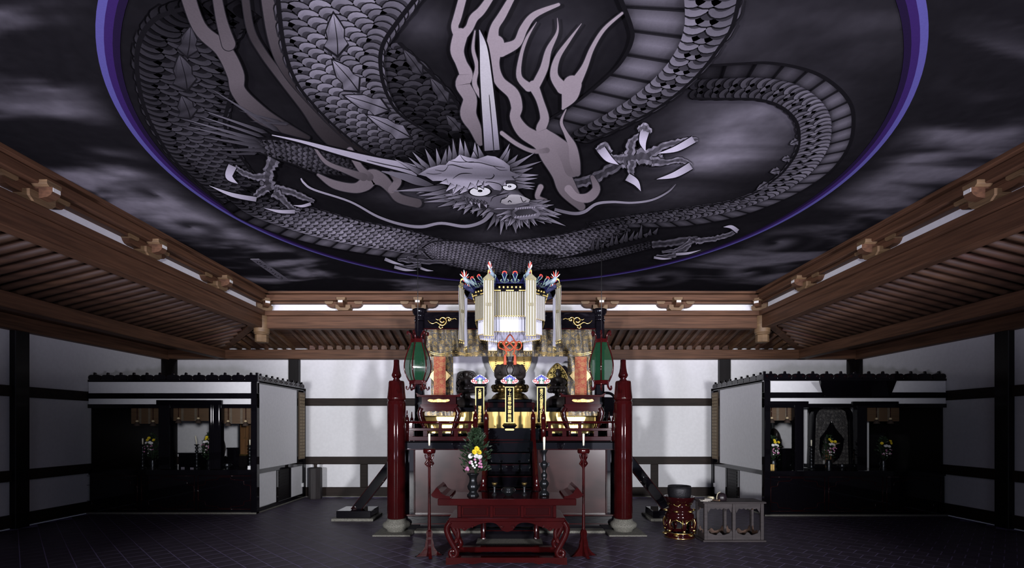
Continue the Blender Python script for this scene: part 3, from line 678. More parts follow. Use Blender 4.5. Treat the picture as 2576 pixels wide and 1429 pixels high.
# ---- head
def h(x, y): return (960 + x / 3.572, 350 + y / 3.572)
def hp(L_): return [h(*p) for p in L_]
stroke([(757, 443), (765, 455), (790, 472), (880, 502), (950, 540), (1010, 560), (1060, 566), (1110, 557), (1170, 565), (1215, 552), (1240, 525)], [3, 5, 5, 5, 6, 7, 8, 7, 8, 9, 14], [g(190), g(160), g(150), g(165), g(120)])
stroke([(1395, 522), (1440, 532), (1470, 528), (1500, 508), (1540, 503), (1590, 505), (1640, 498), (1680, 478), (1700, 458)], [8, 8, 8, 7, 6, 5, 5, 4, 1], [g(110), g(150), g(160), g(120)])
def horn(pts, wd, c):
    stroke(pts, [w_ + 9 for w_ in wd], g(20)); stroke(pts, wd, c)
    P = cat(pts, 3); stroke([(p[0] + wd[-1] * .12, p[1] + 4) for p in P[len(P) // 2:]], [1.5] + [2.5] * (len(P) - len(P) // 2 - 1), g(40))
horn([(1206, 66), (1216, 110), (1222, 180), (1228, 250), (1234, 320), (1238, 372)], [2, 18, 28, 33, 36, 38], [g(150), g(190, 1, (1, .97, 1)), g(186, 1, (1, .97, 1)), g(180, 1, (1, .97, 1)), g(160), g(110)])
horn([(684, 333), (760, 350), (850, 375), (950, 400), (1010, 413), (1052, 425)], [2, 7, 13, 19, 24, 26], [g(185), g(180), g(170), g(165), g(120)])
stroke([(960, 425), (1010, 437), (1050, 450), (1090, 462)], [2, 16, 20, 6], [g(120), g(105), g(60)])
tl = [((420, 250), (275, 90)), ((470, 230), (390, 62)), ((380, 260), (240, 140)), ((350, 280), (115, 155)), ((520, 210), (490, 58)), ((560, 205), (580, 62)), ((620, 175), (605, 30)), ((660, 160), (640, -30)), ((720, 130), (705, -35)), ((770, 140), (745, -10)), ((840, 150), (838, 5)), ((900, 140), (862, 25)), ((830, 150), (825, 85)),
      ((1080, 170), (1150, 15)), ((1110, 175), (1155, 60)), ((1150, 210), (1225, 115)), ((1160, 230), (1375, 100)), ((1180, 260), (1440, 175)), ((1190, 290), (1360, 235)), ((1200, 310), (1410, 300)), ((1180, 350), (1400, 330)), ((1160, 370), (1380, 375)), ((1150, 390), (1370, 430)), ((1140, 330), (1255, 300)), ((1190, 400), (1380, 405)),
      ((540, 400), (310, 470)), ((560, 420), (100, 448)), ((600, 450), (330, 490)), ((640, 480), (380, 520)), ((660, 520), (375, 548)), ((680, 540), (500, 592)), ((700, 560), (640, 605)), ((760, 560), (680, 625)), ((790, 570), (735, 660)), ((840, 590), (815, 655)), ((900, 600), (855, 680)), ((950, 610), (905, 690)),
      ((1040, 660), (945, 805)), ((1060, 660), (1020, 770)), ((1090, 680), (1068, 845)), ((1130, 700), (1120, 800)), ((1190, 710), (1208, 832)), ((1240, 700), (1270, 775)), ((1300, 700), (1330, 788)), ((1350, 700), (1390, 740)), ((1400, 690), (1470, 745)), ((1420, 680), (1530, 740)), ((1420, 670), (1655, 762)), ((1410, 655), (1620, 660)), ((1400, 640), (1560, 630)), ((1390, 600), (1620, 660)), ((1360, 590), (1550, 570)), ((1350, 570), (1520, 530)), ((1330, 555), (1460, 522)), ((1370, 610), (1600, 690)), ((1150, 640), (1040, 690)), ((1120, 650), (1010, 640)), ((1150, 700), (1100, 720))]
for a, b in tl: spike(h(*a), h(*b), rng.uniform(13, 18), 55, rng.uniform(135, 185))
poly(hp([(600, 430), (640, 340), (700, 300), (1180, 300), (1215, 380), (1230, 440), (1280, 490), (1370, 590), (1400, 670), (1260, 710), (1090, 680), (1010, 640), (860, 605), (740, 560), (660, 530), (620, 480)]), [g(x) for x in (70, 60, 60, 50, 50, 50, 60, 60, 70, 62, 58, 46, 60, 70, 80, 70)])
for a, b in (((700, 470), (560, 470)), ((720, 500), (580, 515)), ((760, 540), (640, 570)), ((820, 570), (720, 600)), ((900, 590), (800, 640)), ((960, 600), (890, 660)), ((1180, 690), (1140, 770)), ((1230, 700), (1225, 790)), ((1290, 695), (1300, 760)), ((1350, 690), (1400, 770)), ((1390, 670), (1500, 710)), ((1400, 640), (1540, 650)), ((1380, 600), (1500, 600)), ((1340, 570), (1470, 560)), ((1160, 660), (1060, 720)), ((1150, 630), (1030, 660)), ((1170, 600), (1060, 610)), ((1200, 590), (1000, 625))):
    for q_ in (0, 1): spike(h(a[0] + rng.uniform(-15, 15), a[1] + rng.uniform(-12, 12)), h(b[0] + rng.uniform(-25, 25), b[1] + rng.uniform(-18, 18)), rng.uniform(8, 12), 80, rng.uniform(160, 205))
poly(hp([(700, 500), (800, 460), (960, 500), (1060, 470), (1120, 420), (1220, 440), (1290, 500), (1330, 560), (1180, 600), (1000, 600), (900, 560), (760, 540)]), [g(x) for x in (70, 100, 110, 130, 90, 62, 84, 110, 92, 84, 112, 98)])
poly(hp([(330, 292), (420, 235), (520, 207), (575, 205), (605, 170), (660, 150), (700, 112), (770, 135), (860, 152), (950, 120), (1020, 130), (1095, 168), (1152, 215), (1155, 262), (1240, 300), (1165, 310), (1200, 345), (1120, 345), (1090, 400), (1068, 440), (1010, 430), (960, 385), (890, 372), (840, 395), (780, 430), (720, 470), (705, 430), (640, 482), (640, 425), (570, 450), (610, 390), (525, 372), (545, 350), (460, 352), (400, 310)]),
     [g(x) for x in(130, 150, 172, 150, 180, 190, 200, 170, 140, 165, 175, 150, 120, 110, 105, 100, 110, 125, 112, 125, 150, 175, 185, 190, 200, 195, 180, 185, 190, 170, 175, 160, 165, 150, 140)])
for pts, w_ in ((((590, 210), (640, 205), (740, 232), (820, 238)), 2.4), (((640, 330), (700, 290), (760, 282), (815, 286)), 2.4), (((705, 115), (760, 175), (880, 185), (1000, 215), (1110, 230)), 2.0), (((930, 330), (985, 330), (1010, 305), (1003, 288)), 2.6), (((600, 165), (700, 180), (830, 175)), 1.8), (((480, 250), (560, 260), (600, 210)), 2), (((870, 380), (960, 360), (1060, 380), (1085, 420)), 2), (((1030, 480), (1080, 470), (1150, 455)), 2), (((980, 540), (1000, 500), (1060, 480), (1140, 465)), 2.2), (((400, 280), (470, 290), (540, 280)), 1.6), (((1000, 215), (1060, 250), (1130, 255)), 1.6)):
    stroke(hp(pts), [1] + [w_] * (len(pts) - 2) + [.8], g(34))
for a, b in (((700, 400), (640, 475)), ((760, 420), (700, 470)), ((640, 390), (575, 448)), ((820, 385), (770, 432)), ((890, 365), (850, 400)), ((940, 370), (910, 405)), ((590, 360), (520, 372))): spike(h(*a), h(*b), 14, 150, 205)
poly(hp([(1068, 548), (1074, 524), (1110, 514), (1120, 490), (1165, 474), (1230, 476), (1285, 496), (1334, 520), (1322, 545), (1260, 548), (1200, 562), (1120, 566)]), [g(x, 1.05, (1.0, .96, .98)) for x in (150, 175, 170, 180, 195, 190, 175, 150, 160, 165, 150, 165)])
stroke(hp([(1068, 548), (1080, 515), (1120, 500), (1140, 478)]), 2.2, g(28)); stroke(hp([(1135, 545), (1150, 530), (1168, 545)]), 2.5, g(34)); stroke(hp([(1250, 495), (1270, 540), (1300, 530)]), 2, g(40))
poly(hp([(1165, 640), (1200, 600), (1260, 584), (1340, 578), (1400, 610), (1430, 650), (1400, 690), (1250, 705), (1180, 680)]), [g(x) for x in (60, 110, 120, 125, 110, 130, 110, 130, 95)])
poly(hp([(1190, 640), (1230, 610), (1340, 600), (1400, 640), (1330, 665), (1220, 670)]), [g(x) for x in (50, 58, 70, 60, 80, 60)])
for k in range(9): spike(h(1205 + k * 21, 596 - k * 1.5), h(1208 + k * 21, 613 - k * 1.5), 5, 150, 200, False)
for k in range(8): spike(h(1200 + k * 25, 690 - k * 3), h(1205 + k * 25, 668 - k * 3), 6, 140, 205, False)
poly(hp([(765, 530), (830, 535), (900, 555), (970, 570), (940, 605), (880, 600), (790, 555)]), g(40))
for a, b in (((800, 535), (815, 570)), ((870, 545), (885, 605)), ((930, 560), (945, 595)), ((840, 540), (845, 560))): spike(h(*a), h(*b), 9, 150, 195, False)
for k in range(7): spike(h(760 + k * 30, 525 + k * 6), h(745 + k * 30, 498 + k * 6), 8, 60, 120)
def eye(cx, cy, rx, ry, tilt, pr):
    e = lambda f, dy=0: [h(cx + rx * f * math.cos(t) , cy + dy + ry * f * math.sin(t) + tilt * rx * f * math.cos(t)) for t in [2 * math.pi * k / 24 for k in range(24)]]
    poly(e(1.16), g(18)); poly(e(1.0), g(238, 1, (1, 1, 1))); p = [h(cx + pr * math.cos(t), cy - ry * .15 + pr * .55 * math.sin(t)) for t in [2 * math.pi * k / 16 for k in range(16)]]
    poly(p, g(12))
eye(885, 447, 92, 40, -.02, 22); eye(1150, 404, 60, 30, -.05, 17)
poly([h(1148 + 8 * math.cos(t), 400 + 4 * math.sin(t)) for t in [2 * math.pi * k / 12 for k in range(12)]], g(150)); poly([h(882 + 8 * math.cos(t), 445 + 4 * math.sin(t)) for t in [2 * math.pi * k / 12 for k in range(12)]], g(70))
for a, b in (((840, 398), (860, 424)), ((900, 395), (915, 420)), ((1100, 376), (1118, 390))): spike(h(*a), h(*b), 11, 150, 190)
flush('dragon_head')
# ---- written slip on the ceiling, its brush writing too worn to read
sl = thing('inscription_slip', 'narrow pale slip with brush writing, fixed to the ceiling near the left corner', 'plaque', (*CP(680, 680), CZ - .01))
q = [CP(630, 651), CP(652, 651), CP(729, 705), CP(708, 705)]
mb = MB(); mb.add([(p[0], p[1], CZ - .012) for p in q] + [(p[0], p[1], CZ - .001) for p in q], [(0, 1, 2, 3), (7, 6, 5, 4)] + [(k, k + 4, (k + 1) % 4 + 4, (k + 1) % 4) for k in range(4)], c=g(96))
mb.build('slip', M_inkp, sl)
mb = MB(); ex = (Vector(q[1]) - Vector(q[0])); ey = (Vector(q[3]) - Vector(q[0]))
for k in range(11):
    if k == 5: continue
    for s in range(5):
        a, b = rng.uniform(.28, .72), .08 + (k + rng.uniform(.1, .8)) * .077; a2, b2 = a + rng.uniform(-.12, .16), b + rng.uniform(-.02, .035)
        P, Q = Vector(q[0]) + ex * a + ey * b, Vector(q[0]) + ex * a2 + ey * b2; d = (Q - P); nrm = Vector((-d.y, d.x)).normalized() * .008
        mb.add([(p.x, p.y, CZ - .014) for p in (P + nrm, Q + nrm, Q - nrm, P - nrm)], [(0, 1, 2, 3)], c=g(30))
mb.build('brush_writing', M_inkp, sl, kind='stuff')
# ================================================================ main altar
def pb(mb, x0, x1, y0, y1, D0, D1, b=0.0):       # box given by pixels at its front distance
    return mb.box(XX(x0, D0), XX(x1, D0), D0, D1, ZZ(y1, D0), ZZ(y0, D0), b)
M_brocade = brocade('black_gold_brocade', (0.004, 0.0035, 0.004), (0.22, 0.16, 0.06), (0.095, 0.067, 0.026), 8.5, th=.35)
M_orange = brocade('orange_brocade', (0.24, 0.030, 0.010), (0.34, 0.155, 0.055), (0.28, 0.10, 0.035), 8.0, metal=.1, rough=.7, th=.38)
M_palegold = mat('pale_gold_cloth', (0.55, 0.42, 0.18), .4, metal=.5, var=.35, vscale=(40, 40, 12))
M_green = bpy.data.materials.new('green_glass'); M_green.use_nodes = True
P = M_green.node_tree.nodes['Principled BSDF']; P.inputs['Base Color'].default_value = (0.010, 0.050, 0.022, 1); P.inputs['Roughness'].default_value = .1
P.inputs['Alpha'].default_value = .55; P.inputs['Specular IOR Level'].default_value = .25
M_cord = mat('orange_red_cord', (0.42, 0.07, 0.025), .6)
# ---- columns
def column(cx, side):
    D = 9.05; t = thing('red_column', 'red lacquer column with fluted cap and spire %s of the altar' % side, 'column', (cx, D, 0), 'red columns beside the altar')
    c = (cx, D, 0)
    MB().lathe([(.12, .235), (.158, .245), (.165, .27, -.014), (.165, 2.30, -.014), (.158, 2.345), (.14, 2.375), (.12, 2.385)], c, 80, flute=20).build('shaft', M_red, t)
    MB().lathe([(.155, 2.375, -.0), (.168, 2.385, -.05), (.165, 2.42, -.08), (.150, 2.58, -.08), (.142, 2.69, -.08), (.13, 2.72, -.03), (.08, 2.728)], c, 64, flute=20).build('fluted_cap', M_red, t)
    MB().lathe([(.062, 2.725), (.066, 2.74), (.055, 2.752), (.050, 2.765), (.07, 2.78), (.074, 2.80), (.085, 2.80), (.088, 2.83), (.07, 2.88), (.056, 2.96), (.05, 3.03), (.05, 3.10), (.02, 3.11)], c, 24).build('spire', M_red, t)
    MB().lathe([(.14, .0), (.165, .01), (.17, .05), (.235, .10), (.245, .14), (.23, .17), (.175, .20), (.165, .24), (.12, .245)], c, 32).build('stone_base', M_stone, t)
    MB().box(cx - .33, cx + .33, D - .40, D + .33, -.01, .022, .006).build('stone_slab', M_stone, t)
column(XX(997.5, 9.05), 'left'); column(XX(1567.5, 9.05), 'right')
# ---- braces behind the columns
def brace(s):
    t = thing('column_brace', 'slanting black lacquer brace on a low block behind the %s column' % ('left' if s < 0 else 'right'), 'brace', (s * 3.2, 10.2, 0), 'slanting braces')
    MB().box(s * 2.78 - .0, s * 3.62, 10.02, 10.75, 0, .055, .006).build('stone_slab', M_stone, t)
    MB().box(s * 2.84, s * 3.54, 10.08, 10.68, .055, .20, .01).build('base_block', M_black, t)
    d = MB(); a, b = Vector((s * 3.22, 10.3, .16)), Vector((s * 2.30, 10.3, 1.35))
    d.beam(a, b, .13, .19); d.build('slanting_board', M_black, t)
    e = MB(); off = Vector((-s * .0, -.067, 0)); n_ = Vector((s * .79, 0, .61)) 
    for k in (-1, 1): e.tube([a + off + n_ * .09 * k, b + off + n_ * .09 * k], .006, 6)
    e.build('red_edge', M_red, t, kind='stuff')
    MB().tube([(s * (3.22 + .05 * (1 - k / 14) * math.cos(k * .8)), 10.225, .22 + .05 * (1 - k / 14) * math.sin(k * .8)) for k in range(14)], .008, 6).build('scroll', M_darkred, t)
brace(-1); brace(1)
# ---- dais
DZ = 1.63
dais = thing('altar_dais', 'tall lacquered altar dais with brown panels and black bands', 'altar', (-.04, 9.2, 0))
xl0, xl1, xr0, xr1 = XX(1019, 9.15), XX(1226, 9.15), XX(1339, 9.15), XX(1547, 9.15)
for a, b in ((xl0, xl1), (xr0, xr1)): MB().box(a, b, 9.28, 11.3, .05, 1.60).build('body', M_black, dais)
MB().box(xl1, xr0, 10.0, 11.3, .05, 1.60).build('body', M_black, dais)
MB().box(-1.74, 1.66, 8.9, 9.3, 0, .045, .006).build('stone_curb', M_stone, dais)
for x0, x1 in ((1019, 1226), (1339, 1547)):
    pb(MB(), x0, x1, 1298, 1334, 9.13, 9.3, .01).build('base', M_black, dais)
    q = MB(); pb(q, x0, x1, 1294.5, 1298.5, 9.10, 9.3, .004); pb(q, x0, x1, 1317, 1319, 9.12, 9.3); q.build('red_moulding', M_red, dais)
    pb(MB(), x0, x1, 1110, 1131, 9.12, 9.3, .006).build('black_band', M_black, dais)
    pb(MB(), x0, x1, 1129.5, 1132, 9.11, 9.3).build('red_moulding', M_darkred, dais)
for x0, x1 in ((1043, 1213), (1352, 1524)): pb(MB(), x0, x1, 1132, 1294, 9.22, 9.3).build('front_panel', M_brownpanel, dais)
for x0, x1 in ((1019, 1040), (1528, 1547)): pb(MB(), x0, x1, 1132, 1294, 9.21, 9.3).build('end_panel', M_black, dais)
for x0, x1 in ((1040, 1043), (1213, 1226), (1339, 1352), (1524.5, 1528)): pb(MB(), x0, x1, 1132, 1294, 9.19, 9.3, .004).build('stile', M_darkred, dais)
MB().box(xl0, xl1, 9.12, 11.3, 1.60, DZ, .006).build('top_board', M_darkred, dais); MB().box(xr0, xr1, 9.12, 11.3, 1.60, DZ, .006).build('top_board', M_darkred, dais)
MB().box(xl1, xr0, 9.9, 11.3, 1.60, DZ).build('top_board', M_black, dais)
# stairs
for k in range(8):
    z = .2 * (k + 1); y = 8.25 + k * .22
    MB().box(xl1 + .01, xr0 - .01, y, y + .26, z - .2 if k else 0.02, z - .01, .006).build('stair_step', M_black, dais)
    MB().box(xl1 + .01, xr0 - .01, y - .006, y + .02, z - .022, z - .008).build('step_edge', M_darkred, dais)
MB().box(xl1 - .12, xr0 + .12, 7.85, 8.3, 0, .05, .005).build('stone_curb', M_stone, dais)
# railings with finial posts
def finial(mb, c, h0, s=1.0):
    mb.lathe([(.045 * s, h0), (.050 * s, h0 + .02), (.043 * s, h0 + .08 * s), (.036 * s, h0 + .115 * s), (.02 * s, h0 + .12 * s), (.024 * s, h0 + .135 * s), (.018 * s, h0 + .15 * s), (.022 * s, h0 + .165 * s), (.014 * s, h0 + .22 * s), (.011 * s, h0 + .265 * s), (.004, h0 + .27 * s)], c, 16); return mb
def railing(side, xs, end, inner):
    t = thing('altar_railing', 'low red lacquer railing with finial posts, %s of the altar stairs' % side, 'railing', (XX(sum(xs) / 2, 9.2), 9.2, DZ), 'altar railings')
    x0, x1 = xs
    pb(MB(), x0, x1, 1098, 1109, 9.16, 9.24, .006).build('bottom_rail', M_red, t)
    pb(MB(), x0, x1, 1077, 1084, 9.17, 9.23, .006).build('middle_rail', M_red, t)
    a, b = PX(x0, 1062.5, 9.2), PX(x1, 1062.5, 9.2)
    MB().tube([a, b], .024, 12).build('top_rail', M_red, t)
    for f in (.06, .27, .5, .74, .94):
        x = x0 + (x1 - x0) * f; pb(MB(), x - 5, x + 5, 1083, 1099, 9.175, 9.225).build('baluster', M_red, t)
    for f in (.05, .5, .95):
        x = x0 + (x1 - x0) * f; pb(MB(), x - 4, x + 4, 1064, 1078, 9.18, 9.22).build('baluster', M_red, t)
    for x, D, s in ((inner, 9.17, 1.0), (2 * 1282 - inner - (0), 0, 0), (end, 9.17, .8)):
        if not D: continue
        c = (XX(x, D), D, 0); q = MB().lathe([(.046 * s, DZ), (.046 * s, 2.02 if s == 1 else 1.98)], c, 16); finial(q, c, 2.02 if s == 1 else 1.98, s); q.build('finial_post', M_red, t)
    xo = XX(x0 if end < 1282 else x1, 9.2)
    for D in (9.6, 10.0, 10.4):                                      # side railing running back
        q = MB().lathe([(.035, DZ), (.035, 1.98)], (xo, D, 0), 12); finial(q, (xo, D, 0), 1.98, .75); q.build('finial_post', M_darkred, t)
    for z in (1.70, 1.85, 1.98): MB().box(xo - .02, xo + .02, 9.2, 10.4, z - .02, z + .015).build('side_rail', M_darkred, t)
railing('left', (1025, 1190), 1024, 1196); railing('right', (1374, 1543), 1544, 1367)
def stair_rail(s):
    x = XX(1222, 9.2) if s < 0 else XX(1342, 9.2); xn = XX(1216, 8.3) if s < 0 else XX(1350, 8.3)
    t = thing('stair_handrail', 'red lacquer handrail with lotus-capped newel, %s side of the altar stairs' % ('left' if s < 0 else 'right'), 'handrail', (xn, 8.3, 0), 'stair handrails')
    q = MB().lathe([(.045, DZ), (.045, 2.02)], (x, 9.35, 0), 16); finial(q, (x, 9.35, 0), 2.02); q.build('top_post', M_red, t)
    MB().beam((xn, 8.3, 1.02), (x, 9.35, 1.95), .055, .06).build('handrail', M_red, t)
    MB().beam((xn, 8.3, .45), (x, 9.35, 1.35), .05, .16).build('stair_string', M_darkred, t)
    MB().lathe([(.055, 0), (.06, .05), (.045, .08), (.045, .74), (.055, .76), (.05, .775)], (xn, 8.3, 0), 16, flute=None).build('newel', M_red, t)
    MB().lathe([(.05, .775), (.085, .80, -.12), (.085, .83, -.12), (.06, .90, -.1), (.045, .93), (.05, .95), (.035, .97), (.038, .99), (.02, 1.06), (.012, 1.1)], (xn, 8.3, 0), 40, flute=12).build('lotus_cap', M_red, t)
stair_rail(-1); stair_rail(1)
# ---- gold screen, shelf for the statues, back panel
gs = thing('gold_screen', 'low gold leaf screen across the altar behind the railing', 'screen', (-.04, 10.1, DZ))
xs = [1068, 1120, 1175, 1230, 1340, 1392, 1445, 1502]
for k, (a, b) in enumerate(zip(xs, xs[1:])): pb(MB(), a + .4, b - .4, 1036, 1090, 10.08, 10.11).build('gold_panel', M_gold, gs)
pb(MB(), 1060, 1510, 1090, 1106, 10.06, 10.12, .005).build('black_rail', M_black, gs)
sh = thing('statue_shelf', 'long black lacquer shelf carrying the statues', 'shelf', (-.04, 10.12, DZ))
SZ = ZZ(1025, 10.1)
pb(MB(), 1062, 1508, 1025, 1036, 10.05, 11.3, .006).build('shelf_board', M_black, sh)
MB().box(XX(1066, 10.1), XX(1500, 10.1), 10.13, 11.3, DZ, ZZ(1036, 10.1)).build('cabinet', M_black, sh)
bp = MB().box(XX(1075, 11.3), XX(1490, 11.3), 11.32, 11.36, DZ, 4.0).build('altar_back_panel', M_plaster)
tag(bp, 'plain pale panel standing behind the altar statues', 'panel')
# ---- frame with gold clouds
fr = thing('altar_gateway', 'black lacquer frame with gold cloud ornaments over the altar', 'frame', (-.04, 9.75, DZ))
for px in (1056, 1508):
    c = (XX(px, 9.75), 9.75, 0)
    MB().box(c[0] - .085, c[0] + .085, 9.67, 9.84, DZ, 3.95, .02).build('post', M_black, fr)
    MB().lathe([(.10, 3.95), (.11, 3.97), (.09, 3.99), (.10, 4.02), (.085, 4.04), (.11, 4.07, .1), (.13, 4.13, .12), (.13, 4.17, .1), (.10, 4.19)], c, 48, flute=14).build('fluted_capital', M_black, fr)
q = MB(); pb(q, 1066, 1498, 785, 828, 9.70, 9.84, .015); q.build('crossbeam', M_black, fr)
q = MB(); pb(q, 1066, 1498, 797, 799.5, 9.69, 9.72, .004); q.build('bead', M_black, fr)
pb(MB(), 1066, 1498, 826, 829, 9.69, 9.8).build('red_moulding', M_darkred, fr)
def cloudorn(cx, s):
    def C(pts, r): return [PX(cx + s * x, y, 9.685) for x, y in pts], r
    A = cat([(-32, 805), (-26, 812), (-18, 814), (-10, 811), (-2, 816), (6, 819), (12, 815), (15, 808), (12, 801), (5, 799), (-1, 803), (0, 809), (6, 811), (9, 808)], 5)
    Bq = cat([(12, 803), (17, 799), (22, 799), (26, 803), (24, 807), (20, 806), (22, 803)], 5)
    Bq2 = cat([(24, 801), (30, 803), (36, 801), (42, 804)], 4); E_ = cat([(0, 818), (-4, 823), (2, 826), (6, 822)], 4); Fq = cat([(-12, 802), (-6, 805), (0, 802), (6, 799)], 4)
    par = None
    for nm, pts, r in (('gold_cloud', A, [.004 + .014 * min(1, k / 30) for k in range(len(A))]), ('cloud_curl', Bq, .015), ('cloud_tail', Bq2, [.014 * (1 - k / len(Bq2)) + .004 for k in range(len(Bq2))]), ('cloud_curl', E_, .011), ('cloud_curl', Fq, .007)):
        p3, rr = C(pts, r); MB().tube(p3, rr, 8).build(nm, M_goldb, fr)
cloudorn(1108, 1); cloudorn(1458, -1)
# ---- brocade valance and side hangings
def cloth(name, x0, x1, y0, y1, D, m, label, cat_, fold=.012, wl=.23, n=90, nz=12, scallop=0, group=None, parent=None):
    X0, X1, Z0, Z1 = XX(x0, D), XX(x1, D), ZZ(y1, D), ZZ(y0, D)
    if parent is None: t = MB
    mb = MB(); vs = []
    for j in range(nz + 1):
        for i in range(n + 1):
            x = X0 + (X1 - X0) * i / n; f = j / nz; z = Z1 + (Z0 - Z1) * f
            if scallop and j == nz: z += scallop * abs(math.sin(math.pi * (x - X0) / .36))
            vs.append((x, D + fold * math.sin(2 * math.pi * (x - X0) / wl) * (.3 + .7 * f) + .004 * math.sin(x * 37 + z * 9), z))
    fs = [(j * (n + 1) + i, (j + 1) * (n + 1) + i, (j + 1) * (n + 1) + i + 1, j * (n + 1) + i + 1) for j in range(nz) for i in range(n)]
    mb.add(vs, fs, True)
    mb.add([(v[0], v[1] + .004, v[2]) for v in vs], [tuple(reversed(f)) for f in fs], True)
    o = mb.build(name, m, parent)
    if parent is None: tag(o, label, cat_, group)
    return o
cv = cloth('brocade_valance', 1072, 1494, 829, 897, 9.86, M_brocade, 'wide black and gold brocade valance hung under the black crossbeam', 'curtain')
for x0, x1, nm in ((1084, 1140, 'left'), (1428, 1490, 'right')):
    cloth('brocade_hanging', x0, x1, 893, 1000, 9.88, M_brocade, 'narrow black and gold brocade hanging on the %s of the statues' % nm, 'curtain', n=20, nz=20, group='side brocade hangings')
for xc, nm in ((1106, 'left'), (1461, 'right')):
    t = thing('orange_banner', 'orange brocade banner over a pale gold diamond, %s of the statues' % nm, 'banner', (XX(xc, 9.8), 9.8, ZZ(998, 9.8)), 'orange banners')
    cloth('banner_strip', xc - 15, xc + 15, 897, 997, 9.79, M_orange, '', '', fold=.003, n=8, nz=16, parent=t)
    q = MB(); dp = [(xc - 28, 945), (xc, 917), (xc + 28, 945), (xc, 975)]
    q.prism([(XX(a, 9.8), ZZ(b, 9.8)) for a, b in dp], lambda a, b, d: (a, d, b), 9.81, 9.815); q.build('gold_diamond', M_palegold, t)
# brighter piping of the valance swags
q = MB()
for xa, xb, sg in ((1078, 1140, 14), (1140, 1215, 12), (1350, 1428, 12), (1428, 1492, 14)):
    for yy in (886, 890): q.tube([PX(xa + (xb - xa) * k / 12, yy + (sg * .5) * math.sin(math.pi * k / 12) - 3, 9.835) for k in range(13)], .007, 6)
q.build('gold_swag_cord', M_goldb, cv, kind='stuff')
# ---- statues
def seated(name, label, px, D, base_row, s, m, halo, grp='altar statues'):
    cx = XX(px, D); z0 = SZ; t = thing(name, label, 'statue', (cx, D, z0), grp)
    return t, cx, z0
# central statue
t = thing('central_statue', 'dark seated statue on a gilt lotus before a round gold halo, centre of the altar', 'statue', (XX(1283, 10.7), 10.7, SZ)); c = (XX(1283, 10.7), 10.7, 0)
Z = lambda y: ZZ(y, 10.7)
MB().box(c[0] - .52, c[0] + .52, 10.42, 11.0, SZ, Z(1014), .012).build('plinth', M_darkred, t)
MB().box(c[0] - .46, c[0] + .46, 10.45, 10.95, Z(1014), Z(1006), .012).build('plinth_step', M_black, t)
MB().lathe([(.44, Z(1006)), (.40, Z(1003)), (.36, Z(996)), (.30, Z(990)), (.20, Z(987))], c, 16, sy=.62).build('bulging_base', M_oldgold, t)
MB().lathe([(.20, Z(988)), (.30, Z(985)), (.31, Z(983))], c, 24, sy=.62).build('waist', M_oldgold, t)
q = MB()
for k in range(18):
    a = 2 * math.pi * k / 18
    for lv, rr, zz, sz in ((0, .33, Z(981), .06), (1, .35, Z(974), .062)):
        a2 = a + lv * math.pi / 18; q.ball((c[0] + rr * math.cos(a2), c[1] + rr * .62 * math.sin(a2), zz), sz, sz * .7, sz * .9, 8, 6)
q.lathe([(.31, Z(986)), (.36, Z(976)), (.34, Z(968))], c, 24, sy=.62); q.build('gilt_lotus', M_oldgold, t)
q = MB()                                                              # body: crossed legs, robe, chest, neck, head as one surface
q.lathe([(.28, Z(970)), (.325, Z(964)), (.32, Z(957)), (.255, Z(950)), (.215, Z(944)), (.235, Z(934)), (.245, Z(926)), (.215, Z(918)), (.12, Z(914)), (.065, Z(912)), (.062, Z(909)), (.085, Z(905)), (.098, Z(899)), (.094, Z(893)), (.07, Z(889)), (.05, Z(887)), (.045, Z(884)), (.0, Z(882))], c, 28, sy=.68, cap=False)
q.build('seated_figure', M_statue, t)
q = MB()
for s in (-1, 1):
    q.tube(cat([(c[0] + s * .22, 10.68, Z(922)), (c[0] + s * .275, 10.62, Z(936)), (c[0] + s * .25, 10.52, Z(950)), (c[0] + s * .08, 10.42, Z(952))], 5), [.07] * 6 + [.06] * 6 + [.045] * 4, 10)
    q.tube(cat([(c[0] + s * .05, 10.50, Z(920)), (c[0] + s * .09, 10.49, Z(932)), (c[0] + s * .06, 10.48, Z(946))], 5), .018, 6)
q.ball((c[0] , 10.41, Z(953)), .07, .05, .03); q.build('robe_fold', M_statue, t, kind='stuff')
q = MB(); q.ball((c[0], 10.605, Z(899.5)), .008, .02, .022, 8, 6)
for s in (-1, 1): q.ball((c[0] + s * .035, 10.622, Z(897)), .018, .008, .006, 8, 6); q.ball((c[0] + s * .098, 10.69, Z(899)), .012, .02, .04, 8, 6)
q.ball((c[0], 10.618, Z(904)), .02, .008, .005, 8, 6); q.build('face', M_oldgold, t, kind='stuff')
halo = [(XX(1283 + 53 * math.cos(a), 10.9), ZZ(900 - 55 * math.sin(a), 10.9)) for a in [math.radians(d) for d in range(-40, 221, 8)]] + [(XX(1252, 10.9), ZZ(949, 10.9)), (XX(1262, 10.9), ZZ(962, 10.9)), (XX(1304, 10.9), ZZ(962, 10.9)), (XX(1315, 10.9), ZZ(949, 10.9))]
MB().prism(halo, lambda a, b, d: (a, d, b), 10.93, 10.90).build('gold_halo', M_gold, t)
MB().tube([(a, 10.9, b) for a, b in halo], .014, 6, closed=True).build('halo_rim', M_goldb, t)
q = MB()
for k in range(44):
    a = math.radians(-52 + k * 284 / 43); q.ball((XX(1283 + 36 * math.cos(a), 10.88), 10.88, ZZ(915 - 40 * math.sin(a), 10.88)), .018, .012, .012, 6, 5)
q.build('beaded_ring', M_oldgold, t, kind='stuff')
